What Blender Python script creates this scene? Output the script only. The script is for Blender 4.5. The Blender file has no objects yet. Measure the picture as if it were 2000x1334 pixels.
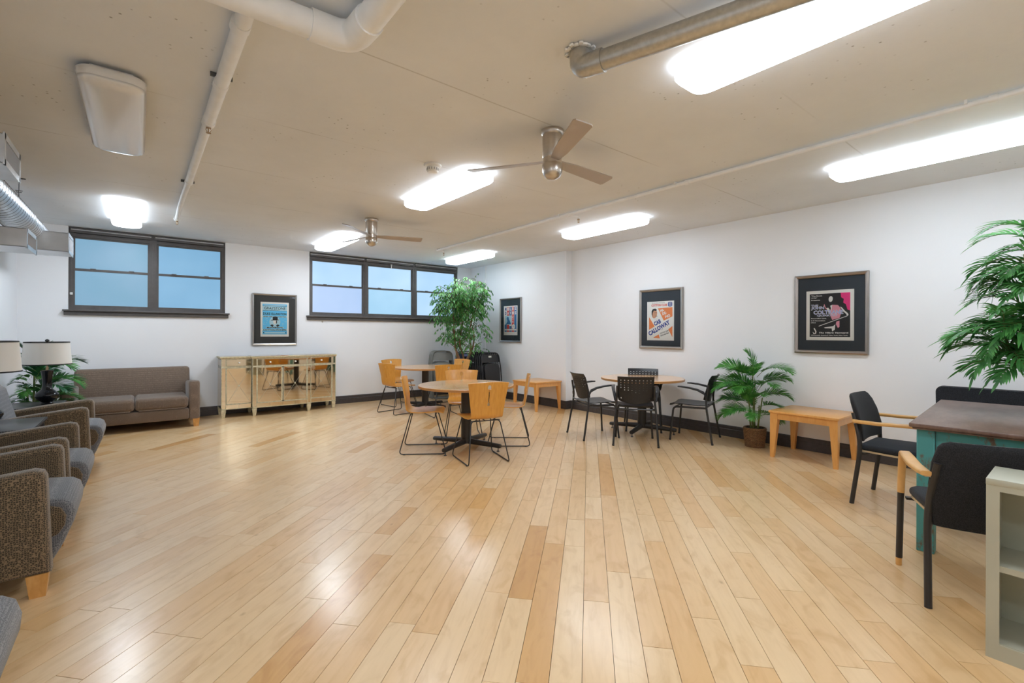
import bpy, bmesh, math, random
from mathutils import Vector, Matrix, Euler
PI = math.pi
rnd = random.Random(7)
sc = bpy.context.scene
COL = sc.collection

# ------------------------------------------------------------------ camera, world, exposure
CAMH = 1.35
YAW = 0.6737
cam_d = bpy.data.cameras.new('camera')
cam = bpy.data.objects.new('camera', cam_d)
COL.objects.link(cam)
cam_d.sensor_width = 36.0
cam_d.sensor_fit = 'HORIZONTAL'
cam_d.lens = 912.0 / 2000.0 * 36.0
cam_d.shift_y = -(667.0 - 651.26) / 2000.0
cam_d.clip_start = 0.02
cam.location = (0, 0, CAMH)
cam.rotation_euler = (Matrix.Rotation(-YAW, 3, 'Z') @ Matrix.Rotation(PI / 2, 3, 'X') @ Matrix.Rotation(0.0036, 3, 'Z')).to_euler()
sc.camera = cam
sc.view_settings.view_transform = 'Standard'
sc.view_settings.look = 'None'
sc.view_settings.gamma = 1.0
sc.view_settings.use_curve_mapping = False
sc.view_settings.exposure = 0.30
world = bpy.data.worlds.new('world'); sc.world = world
world.use_nodes = True
world.node_tree.nodes['Background'].inputs[0].default_value = (0.55, 0.72, 0.95, 1)
world.node_tree.nodes['Background'].inputs[1].default_value = 1.0
sc.cycles.use_denoising = True
sc.cycles.max_bounces = 8
sc.cycles.diffuse_bounces = 5
sc.cycles.glossy_bounces = 4
sc.cycles.use_adaptive_sampling = True
sc.cycles.adaptive_threshold = 0.02
sc.cycles.transparent_max_bounces = 12
sc.cycles.caustics_reflective = False
sc.cycles.caustics_refractive = False
sc.cycles.sample_clamp_indirect = 6.0
LAMP = 13.0           # radiance of the lit fixture lenses

# ------------------------------------------------------------------ room numbers (metres)
XL, XR, XP = -1.275, 6.094, 5.960      # left wall, right wall, pillar face on the right wall
YB, YF = 8.990, -3.2                   # window wall, wall behind the camera
YP = 5.92                              # where the pillar section starts
ZC = 2.835
BBH = 0.147

# ------------------------------------------------------------------ helpers
def tag(o, label=None, cat=None, group=None, kind=None):
    if label: o['label'] = label
    if cat: o['category'] = cat
    if group: o['group'] = group
    if kind: o['kind'] = kind
    return o

def thing(name, label, cat, loc=(0, 0, 0), rz=0.0, group=None):
    o = bpy.data.objects.new(name, None)
    o.empty_display_size = 0.1
    COL.objects.link(o)
    o.location = loc; o.rotation_euler = (0, 0, rz)
    return tag(o, label, cat, group)

def link_mesh(name, me, mats, parent=None):
    o = bpy.data.objects.new(name, me)
    COL.objects.link(o)
    if mats is not None:
        for m in (mats if isinstance(mats, (list, tuple)) else [mats]):
            me.materials.append(m)
    if parent is not None: o.parent = parent
    return o

def copy_tree(o, parent=None):
    c = o.copy(); COL.objects.link(c)
    if parent is not None: c.parent = parent
    for ch in list(o.children):
        copy_tree(ch, c)
    return c

class MB:
    """collects shapes, then becomes one mesh object"""
    def __init__(self):
        self.v = []; self.f = []; self.s = []; self.m = []; self.mi = 0
    def add(self, vs, fs, smooth=False, M=None):
        b = len(self.v)
        if M is not None: vs = [M @ Vector(p) for p in vs]
        self.v.extend([tuple(p) for p in vs])
        for f in fs:
            self.f.append(tuple(i + b for i in f)); self.s.append(smooth); self.m.append(self.mi)
        return self
    def box(self, c, s, rz=0.0, M=None):
        x, y, z = s[0] / 2, s[1] / 2, s[2] / 2
        vs = [(-x, -y, -z), (x, -y, -z), (x, y, -z), (-x, y, -z), (-x, -y, z), (x, -y, z), (x, y, z), (-x, y, z)]
        T = Matrix.Translation(c) @ Matrix.Rotation(rz, 4, 'Z')
        if M is not None: T = M @ T
        return self.add(vs, [(0, 3, 2, 1), (4, 5, 6, 7), (0, 1, 5, 4), (1, 2, 6, 5), (2, 3, 7, 6), (3, 0, 4, 7)], False, T)
    def box2(self, a, b):
        return self.box([(a[i] + b[i]) / 2 for i in range(3)], [abs(b[i] - a[i]) for i in range(3)])
    def rbox(self, c, s, r=0.01, seg=2, rot=None, M=None, smooth=True):
        bm = bmesh.new()
        bmesh.ops.create_cube(bm, size=1.0)
        for v in bm.verts: v.co = Vector((v.co.x * s[0], v.co.y * s[1], v.co.z * s[2]))
        r = min(r, 0.49 * min(s))
        bmesh.ops.bevel(bm, geom=list(bm.edges), offset=r, segments=seg, affect='EDGES', profile=0.5)
        T = Matrix.Translation(c)
        if rot is not None: T = T @ Euler(rot).to_matrix().to_4x4()
        if M is not None: T = M @ T
        self.from_bm(bm, T, smooth); bm.free()
        return self
    def from_bm(self, bm, T=None, smooth=True):
        bm.verts.index_update()
        self.add([v.co.copy() for v in bm.verts], [[v.index for v in f.verts] for f in bm.faces], smooth, T)
        return self
    def tube(self, pts, r, seg=8, caps=True, M=None, smooth=True, up=None):
        pts = [Vector(p) for p in pts]
        n = len(pts)
        rs = r if isinstance(r, (list, tuple)) else [r] * n
        tang = []
        for i in range(n):
            a = pts[max(i - 1, 0)]; b = pts[min(i + 1, n - 1)]
            t = (b - a)
            tang.append(t.normalized() if t.length > 1e-9 else Vector((0, 0, 1)))
        nrm = Vector(up) if up else (Vector((0, 0, 1)) if abs(tang[0].z) < 0.9 else Vector((1, 0, 0)))
        vs = []
        for i in range(n):
            t = tang[i]
            nrm = (nrm - t * nrm.dot(t))
            if nrm.length < 1e-6: nrm = t.orthogonal()
            nrm.normalize(); bn = t.cross(nrm)
            for k in range(seg):
                a = 2 * PI * k / seg
                vs.append(pts[i] + (nrm * math.cos(a) + bn * math.sin(a)) * rs[i])
        fs = []
        for i in range(n - 1):
            for k in range(seg):
                k2 = (k + 1) % seg
                fs.append((i * seg + k, i * seg + k2, (i + 1) * seg + k2, (i + 1) * seg + k))
        if caps:
            fs.append(tuple(reversed(range(seg)))); fs.append(tuple(range((n - 1) * seg, n * seg)))
        return self.add(vs, fs, smooth, M)
    def lathe(self, prof, seg=24, c=(0, 0, 0), M=None, smooth=True, caps=True):
        vs = []
        for (r, z) in prof:
            for k in range(seg):
                a = 2 * PI * k / seg
                vs.append((c[0] + r * math.cos(a), c[1] + r * math.sin(a), c[2] + z))
        fs = []
        n = len(prof)
        for i in range(n - 1):
            for k in range(seg):
                k2 = (k + 1) % seg
                fs.append((i * seg + k, i * seg + k2, (i + 1) * seg + k2, (i + 1) * seg + k))
        if caps:
            fs.append(tuple(reversed(range(seg)))); fs.append(tuple(range((n - 1) * seg, n * seg)))
        return self.add(vs, fs, smooth, M)
    def prism(self, outline, z0, z1, M=None, smooth=False):
        n = len(outline)
        vs = [(p[0], p[1], z0) for p in outline] + [(p[0], p[1], z1) for p in outline]
        fs = [tuple(reversed(range(n))), tuple(range(n, 2 * n))]
        for i in range(n):
            j = (i + 1) % n
            fs.append((i, j, j + n, i + n))
        return self.add(vs, fs, smooth, M)
    def soft_prism(self, outline, z0, z1, r=0.02, seg=3, M=None):
        bm = bmesh.new()
        lo = [bm.verts.new((p[0], p[1], z0)) for p in outline]
        hi = [bm.verts.new((p[0], p[1], z1)) for p in outline]
        n = len(outline)
        f0 = bm.faces.new(list(reversed(lo))); f1 = bm.faces.new(hi)
        for i in range(n):
            j = (i + 1) % n
            bm.faces.new((lo[i], lo[j], hi[j], hi[i]))
        bm.normal_update()
        es = set(f0.edges) | set(f1.edges)
        bmesh.ops.bevel(bm, geom=list(es), offset=r, segments=seg, affect='EDGES', profile=0.5, clamp_overlap=True)
        self.from_bm(bm, M, True); bm.free()
        return self
    def loft(self, rings, caps=True, M=None, smooth=True):
        n = len(rings[0]); vs = [p for r_ in rings for p in r_]; fs = []
        for i in range(len(rings) - 1):
            for k in range(n):
                k2 = (k + 1) % n
                fs.append((i * n + k, i * n + k2, (i + 1) * n + k2, (i + 1) * n + k))
        if caps:
            fs.append(tuple(reversed(range(n)))); fs.append(tuple(range((len(rings) - 1) * n, len(rings) * n)))
        return self.add(vs, fs, smooth, M)
    def mesh(self, name, auto=True):
        me = bpy.data.meshes.new(name)
        me.from_pydata(self.v, [], self.f)
        me.polygons.foreach_set('use_smooth', self.s)
        me.polygons.foreach_set('material_index', self.m)
        if auto and any(self.s):
            try: me.set_sharp_from_angle(angle=math.radians(42))
            except Exception: pass
        me.update()
        return me
    def build(self, name, mats, parent=None, auto=True):
        return link_mesh(name, self.mesh(name, auto), mats, parent)

def fillet(pts, r, n=5):
    """round the inner corners of a polyline"""
    pts = [Vector(p) for p in pts]
    out = [pts[0]]
    for i in range(1, len(pts) - 1):
        a, b, c = pts[i - 1], pts[i], pts[i + 1]
        d1 = (a - b); d2 = (c - b)
        rr = min(r, d1.length * .48, d2.length * .48)
        p1 = b + d1.normalized() * rr; p2 = b + d2.normalized() * rr
        for k in range(n + 1):
            t = k / n
            out.append(p1 * (1 - t) ** 2 + b * 2 * t * (1 - t) + p2 * t ** 2)
    out.append(pts[-1])
    return out

def rrect(w, h, r, n=5, cx=0, cy=0):
    out = []
    for (sx, sy, a0) in ((1, -1, -90), (1, 1, 0), (-1, 1, 90), (-1, -1, 180)):
        for k in range(n + 1):
            a = math.radians(a0 + 90 * k / n)
            out.append((cx + sx * (w / 2 - r) + r * math.cos(a), cy + sy * (h / 2 - r) + r * math.sin(a)))
    return out

def solid_sheet(rows, holes=lambda i, j: False, th=0.012, smooth=True):
    """grid of 3-D points rows[i][j] thickened into a sheet; holes(i, j) leaves a cell out"""
    bm = bmesh.new()
    V = [[bm.verts.new(p) for p in r_] for r_ in rows]
    for i in range(len(rows) - 1):
        for j in range(len(rows[0]) - 1):
            if not holes(i, j):
                bm.faces.new((V[i][j], V[i][j + 1], V[i + 1][j + 1], V[i + 1][j]))
    for v in [v for v in bm.verts if not v.link_faces]: bm.verts.remove(v)
    bm.normal_update()
    bmesh.ops.solidify(bm, geom=list(bm.faces), thickness=th)
    m = MB(); m.from_bm(bm, None, smooth); bm.free()
    return m

# ------------------------------------------------------------------ materials
def nodes_of(m):
    m.use_nodes = True
    nt = m.node_tree
    return nt, nt.nodes, nt.links, nt.nodes['Principled BSDF']

def mat(name, col, rough=0.5, metal=0.0, coat=0.0, coat_r=0.1, spec=None, noise=0.0, nscale=20.0, bump=0.0, bscale=60.0, sheen=0.0, coords='Object', stretch=(1, 1, 1), emit=None, estr=0.0, alpha=None):
    m = bpy.data.materials.new(name)
    nt, N, L, B = nodes_of(m)
    B.inputs['Base Color'].default_value = (*col, 1)
    B.inputs['Roughness'].default_value = rough
    B.inputs['Metallic'].default_value = metal
    if coat: B.inputs['Coat Weight'].default_value = coat; B.inputs['Coat Roughness'].default_value = coat_r
    if spec is not None: B.inputs['Specular IOR Level'].default_value = spec
    if sheen: B.inputs['Sheen Weight'].default_value = sheen
    if emit: B.inputs['Emission Color'].default_value = (*emit, 1); B.inputs['Emission Strength'].default_value = estr
    if noise or bump:
        tc = N.new('ShaderNodeTexCoord'); mp = N.new('ShaderNodeMapping')
        L.new(tc.outputs[coords], mp.inputs[0]); mp.inputs['Scale'].default_value = stretch
    if noise:
        nz = N.new('ShaderNodeTexNoise'); nz.inputs['Scale'].default_value = nscale; nz.inputs['Detail'].default_value = 5
        L.new(mp.outputs[0], nz.inputs['Vector'])
        mr = N.new('ShaderNodeMapRange'); mr.inputs[1].default_value = 0.3; mr.inputs[2].default_value = 0.7
        mr.inputs[3].default_value = 1 - noise; mr.inputs[4].default_value = 1 + noise
        L.new(nz.outputs[0], mr.inputs[0])
        mx = N.new('ShaderNodeVectorMath'); mx.operation = 'SCALE'
        mx.inputs[0].default_value = col
        L.new(mr.outputs[0], mx.inputs['Scale']); L.new(mx.outputs[0], B.inputs['Base Color'])
    if bump:
        n2 = N.new('ShaderNodeTexNoise'); n2.inputs['Scale'].default_value = bscale; n2.inputs['Detail'].default_value = 4
        L.new(mp.outputs[0], n2.inputs['Vector'])
        bp = N.new('ShaderNodeBump'); bp.inputs['Strength'].default_value = bump; bp.inputs['Distance'].default_value = 0.01
        L.new(n2.outputs[0], bp.inputs['Height']); L.new(bp.outputs[0], B.inputs['Normal'])
    return m

def ramp(N, stops):
    r = N.new('ShaderNodeValToRGB')
    el = r.color_ramp.elements
    while len(el) < len(stops): el.new(0.5)
    for e, (p, c) in zip(el, stops):
        e.position = p; e.color = (*c, 1)
    return r

def wood(name, c1, c2, rough=0.35, coat=0.3, scale=6.0, stretch=(1, 12, 12), bump=0.02, coat_r=0.15):
    m = bpy.data.materials.new(name)
    nt, N, L, B = nodes_of(m)
    tc = N.new('ShaderNodeTexCoord'); mp = N.new('ShaderNodeMapping'); mp.inputs['Scale'].default_value = stretch
    L.new(tc.outputs['Object'], mp.inputs[0])
    nz = N.new('ShaderNodeTexNoise'); nz.inputs['Scale'].default_value = scale; nz.inputs['Detail'].default_value = 6; nz.inputs['Distortion'].default_value = 0.6
    L.new(mp.outputs[0], nz.inputs['Vector'])
    r = ramp(N, [(0.3, c2), (0.7, c1)])
    L.new(nz.outputs[0], r.inputs[0]); L.new(r.outputs[0], B.inputs['Base Color'])
    B.inputs['Roughness'].default_value = rough
    B.inputs['Coat Weight'].default_value = coat; B.inputs['Coat Roughness'].default_value = coat_r
    if bump:
        bp = N.new('ShaderNodeBump'); bp.inputs['Strength'].default_value = bump; bp.inputs['Distance'].default_value = 0.005
        L.new(nz.outputs[0], bp.inputs['Height']); L.new(bp.outputs[0], B.inputs['Normal'])
    return m

def floor_wood():
    m = bpy.data.materials.new('maple_floor')
    nt, N, L, B = nodes_of(m)
    at = N.new('ShaderNodeAttribute'); at.attribute_name = 'tone'
    tc = N.new('ShaderNodeTexCoord')
    # world-aligned coordinates turned to run along the boards
    gm = N.new('ShaderNodeNewGeometry')
    mp0 = N.new('ShaderNodeMapping'); mp0.inputs['Rotation'].default_value = (0, 0, math.radians(47.9))
    L.new(gm.outputs['Position'], mp0.inputs[0])
    off = N.new('ShaderNodeVectorMath'); off.operation = 'SCALE'; off.inputs[0].default_value = (7.3, 41.0, 19.0)
    L.new(at.outputs['Fac'], off.inputs['Scale'])
    ad = N.new('ShaderNodeVectorMath'); ad.operation = 'ADD'
    L.new(mp0.outputs[0], ad.inputs[0]); L.new(off.outputs[0], ad.inputs[1])
    mp = N.new('ShaderNodeMapping'); mp.inputs['Scale'].default_value = (9, 1.0, 1)
    L.new(ad.outputs[0], mp.inputs[0])
    g = N.new('ShaderNodeTexNoise'); g.inputs['Scale'].default_value = 3.2; g.inputs['Detail'].default_value = 7; g.inputs['Distortion'].default_value = 0.8
    L.new(mp.outputs[0], g.inputs['Vector'])
    mpb = N.new('ShaderNodeMapping'); mpb.inputs['Scale'].default_value = (3.2, 1.5, 1)
    L.new(ad.outputs[0], mpb.inputs[0])
    g2 = N.new('ShaderNodeTexNoise'); g2.inputs['Scale'].default_value = 2.6; g2.inputs['Detail'].default_value = 3; g2.inputs['Distortion'].default_value = 1.4
    L.new(mpb.outputs[0], g2.inputs['Vector'])
    tone = ramp(N, [(0.0, (0.80, 0.570, 0.320)), (0.35, (0.775, 0.525, 0.275)), (0.7, (0.745, 0.475, 0.225)), (0.9, (0.70, 0.410, 0.160)), (1.0, (0.62, 0.33, 0.105))])
    L.new(at.outputs['Fac'], tone.inputs[0])
    r1 = ramp(N, [(0.30, (0.93, 0.89, 0.84)), (0.5, (0.99, 0.98, 0.97)), (0.75, (1.02, 1.02, 1.02))])
    L.new(g.outputs[0], r1.inputs[0])
    r2 = ramp(N, [(0.30, (0.90, 0.85, 0.78)), (0.48, (1, 1, 1)), (0.8, (1.03, 1.03, 1.03))])
    L.new(g2.outputs[0], r2.inputs[0])
    m1 = N.new('ShaderNodeMix'); m1.data_type = 'RGBA'; m1.blend_type = 'MULTIPLY'; m1.inputs[0].default_value = 1
    L.new(tone.outputs[0], m1.inputs[6]); L.new(r1.outputs[0], m1.inputs[7])
    m2 = N.new('ShaderNodeMix'); m2.data_type = 'RGBA'; m2.blend_type = 'MULTIPLY'; m2.inputs[0].default_value = 1
    L.new(m1.outputs[2], m2.inputs[6]); L.new(r2.outputs[0], m2.inputs[7])
    # scattered small knots
    vo = N.new('ShaderNodeTexVoronoi'); vo.inputs['Scale'].default_value = 2.3
    mpk = N.new('ShaderNodeMapping'); mpk.inputs['Scale'].default_value = (1.6, 1.0, 1)
    L.new(ad.outputs[0], mpk.inputs[0]); L.new(mpk.outputs[0], vo.inputs['Vector'])
    kr = ramp(N, [(0.0, (0.30, 0.20, 0.13)), (0.016, (0.62, 0.5, 0.4)), (0.05, (1, 1, 1))])
    L.new(vo.outputs['Distance'], kr.inputs[0])
    m3 = N.new('ShaderNodeMix'); m3.data_type = 'RGBA'; m3.blend_type = 'MULTIPLY'; m3.inputs[0].default_value = 0.55
    L.new(m2.outputs[2], m3.inputs[6]); L.new(kr.outputs[0], m3.inputs[7])
    L.new(m3.outputs[2], B.inputs['Base Color'])
    B.inputs['Roughness'].default_value = 0.36
    B.inputs['Coat Weight'].default_value = 0.55; B.inputs['Coat Roughness'].default_value = 0.20
    nb = N.new('ShaderNodeTexNoise'); nb.inputs['Scale'].default_value = 5; nb.inputs['Detail'].default_value = 2
    L.new(gm.outputs['Position'], nb.inputs['Vector'])
    bp = N.new('ShaderNodeBump'); bp.inputs['Strength'].default_value = 0.06; bp.inputs['Distance'].default_value = 0.01
    L.new(nb.outputs[0], bp.inputs['Height']); L.new(bp.outputs[0], B.inputs['Normal']); L.new(bp.outputs[0], B.inputs['Coat Normal'])
    return m

def ceiling_mat():
    m = bpy.data.materials.new('painted_concrete')
    nt, N, L, B = nodes_of(m)
    gm = N.new('ShaderNodeNewGeometry')
    n1 = N.new('ShaderNodeTexNoise'); n1.inputs['Scale'].default_value = 0.9; n1.inputs['Detail'].default_value = 6; n1.inputs['Roughness'].default_value = .65
    L.new(gm.outputs['Position'], n1.inputs['Vector'])
    r1 = ramp(N, [(0.3, (0.755, 0.770, 0.785)), (0.7, (0.83, 0.845, 0.86))])
    L.new(n1.outputs[0], r1.inputs[0])
    # small pits, clustered
    v = N.new('ShaderNodeTexVoronoi'); v.inputs['Scale'].default_value = 17
    L.new(gm.outputs['Position'], v.inputs['Vector'])
    pr_ = ramp(N, [(0.0, (0.22, 0.2, 0.18)), (0.06, (0.35, 0.33, 0.3)), (0.14, (1, 1, 1))])
    L.new(v.outputs['Distance'], pr_.inputs[0])
    n2 = N.new('ShaderNodeTexNoise'); n2.inputs['Scale'].default_value = 1.6; n2.inputs['Detail'].default_value = 3
    L.new(gm.outputs['Position'], n2.inputs['Vector'])
    msk = ramp(N, [(0.54, (0, 0, 0)), (0.66, (0.9, 0.9, 0.9))])
    L.new(n2.outputs[0], msk.inputs[0])
    mx = N.new('ShaderNodeMix'); mx.data_type = 'RGBA'; mx.blend_type = 'MULTIPLY'
    L.new(msk.outputs[0], mx.inputs[0]); L.new(r1.outputs[0], mx.inputs[6]); L.new(pr_.outputs[0], mx.inputs[7])
    # board-form lines left in the concrete
    sp = N.new('ShaderNodeSeparateXYZ'); L.new(gm.outputs['Position'], sp.inputs[0])
    wob = N.new('ShaderNodeMath'); wob.operation = 'MULTIPLY_ADD'; wob.inputs[1].default_value = 0.02
    L.new(n1.outputs[0], wob.inputs[0]); L.new(sp.outputs['Y'], wob.inputs[2])
    md = N.new('ShaderNodeMath'); md.operation = 'PINGPONG'; md.inputs[1].default_value = 0.61
    L.new(wob.outputs[0], md.inputs[0])
    lr = ramp(N, [(0.0, (0.70, 0.68, 0.65)), (0.008, (1, 1, 1))])
    L.new(md.outputs[0], lr.inputs[0])
    mx2 = N.new('ShaderNodeMix'); mx2.data_type = 'RGBA'; mx2.blend_type = 'MULTIPLY'; 
    n3 = N.new('ShaderNodeTexNoise'); n3.inputs['Scale'].default_value = 1.1
    L.new(gm.outputs['Position'], n3.inputs['Vector'])
    m3 = ramp(N, [(0.45, (0, 0, 0)), (0.6, (1, 1, 1))]); L.new(n3.outputs[0], m3.inputs[0]); L.new(m3.outputs[0], mx2.inputs[0])
    L.new(mx.outputs[2], mx2.inputs[6]); L.new(lr.outputs[0], mx2.inputs[7])
    L.new(mx2.outputs[2], B.inputs['Base Color'])
    B.inputs['Roughness'].default_value = 0.75
    bp = N.new('ShaderNodeBump'); bp.inputs['Strength'].default_value = 0.25; bp.inputs['Distance'].default_value = 0.01
    n4 = N.new('ShaderNodeTexNoise'); n4.inputs['Scale'].default_value = 9; n4.inputs['Detail'].default_value = 8
    L.new(gm.outputs['Position'], n4.inputs['Vector'])
    L.new(n4.outputs[0], bp.inputs['Height']); L.new(bp.outputs[0], B.inputs['Normal'])
    return m

def fabric(name, dark, light, scale=95.0, rough=0.85, mode='maze', bump=0.25, sheen=0.25):
    m = bpy.data.materials.new(name)
    nt, N, L, B = nodes_of(m)
    tc = N.new('ShaderNodeTexCoord')
    nz = N.new('ShaderNodeTexNoise'); nz.inputs['Scale'].default_value = scale * 0.9; nz.inputs['Detail'].default_value = 1
    L.new(tc.outputs['Object'], nz.inputs['Vector'])
    if mode == 'maze':
        vo = N.new('ShaderNodeTexVoronoi'); vo.feature = 'DISTANCE_TO_EDGE'; vo.inputs['Scale'].default_value = scale; vo.inputs['Randomness'].default_value = 0.55
        L.new(tc.outputs['Object'], vo.inputs['Vector'])
        r = ramp(N, [(0.02, light), (0.065, light), (0.13, dark)])
        L.new(vo.outputs['Distance'], r.inputs[0])
        h = vo.outputs['Distance']
    else:
        r = ramp(N, [(0.40, dark), (0.62, light)])
        L.new(nz.outputs[0], r.inputs[0])
        h = nz.outputs[0]
    L.new(r.outputs[0], B.inputs['Base Color'])
    B.inputs['Roughness'].default_value = rough
    B.inputs['Sheen Weight'].default_value = sheen
    B.inputs['Sheen Roughness'].default_value = 0.5
    bp = N.new('ShaderNodeBump'); bp.inputs['Strength'].default_value = bump; bp.inputs['Distance'].default_value = 0.002
    L.new(h, bp.inputs['Height']); L.new(bp.outputs[0], B.inputs['Normal'])
    return m

def leaf_mat(name, c1, c2, rough=0.45):
    m = bpy.data.materials.new(name)
    nt, N, L, B = nodes_of(m)
    tc = N.new('ShaderNodeTexCoord')
    nz = N.new('ShaderNodeTexNoise'); nz.inputs['Scale'].default_value = 9; nz.inputs['Detail'].default_value = 2
    L.new(tc.outputs['Object'], nz.inputs['Vector'])
    r = ramp(N, [(0.38, c1), (0.62, c2)])
    L.new(nz.outputs[0], r.inputs[0]); L.new(r.outputs[0], B.inputs['Base Color'])
    B.inputs['Roughness'].default_value = rough
    tr = N.new('ShaderNodeBsdfTranslucent'); L.new(r.outputs[0], tr.inputs[0])
    mx = N.new('ShaderNodeMixShader'); mx.inputs[0].default_value = 0.25
    L.new(B.outputs[0], mx.inputs[1]); L.new(tr.outputs[0], mx.inputs[2])
    L.new(mx.outputs[0], N['Material Output'].inputs[0])
    return m

def pane_mat(name, c1, c2, strength):
    """frosted glass with daylight behind it"""
    m = bpy.data.materials.new(name)
    nt, N, L, B = nodes_of(m)
    tc = N.new('ShaderNodeTexCoord')
    nz = N.new('ShaderNodeTexNoise'); nz.inputs['Scale'].default_value = 1.7; nz.inputs['Detail'].default_value = 2
    L.new(tc.outputs['Object'], nz.inputs['Vector'])
    r = ramp(N, [(0.3, c1), (0.7, c2)]); L.new(nz.outputs[0], r.inputs[0])
    B.inputs['Base Color'].default_value = (0.05, 0.06, 0.07, 1)
    B.inputs['Roughness'].default_value = 0.38
    L.new(r.outputs[0], B.inputs['Emission Color']); B.inputs['Emission Strength'].default_value = strength
    return m

def picture_glass():
    m = bpy.data.materials.new('picture_glass')
    nt, N, L, B = nodes_of(m)
    N.remove(B)
    t = N.new('ShaderNodeBsdfTransparent'); g = N.new('ShaderNodeBsdfGlossy'); g.inputs['Roughness'].default_value = 0.02
    fr = N.new('ShaderNodeFresnel'); fr.inputs[0].default_value = 1.24
    mx = N.new('ShaderNodeMixShader')
    L.new(fr.outputs[0], mx.inputs[0]); L.new(t.outputs[0], mx.inputs[1]); L.new(g.outputs[0], mx.inputs[2])
    L.new(mx.outputs[0], N['Material Output'].inputs[0])
    return m

def spiral_metal():
    m = mat('galvanised_sheet', (0.62, 0.64, 0.66), rough=0.33, metal=0.85, noise=0.10, nscale=5, bump=0.03, bscale=30)
    return m

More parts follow.
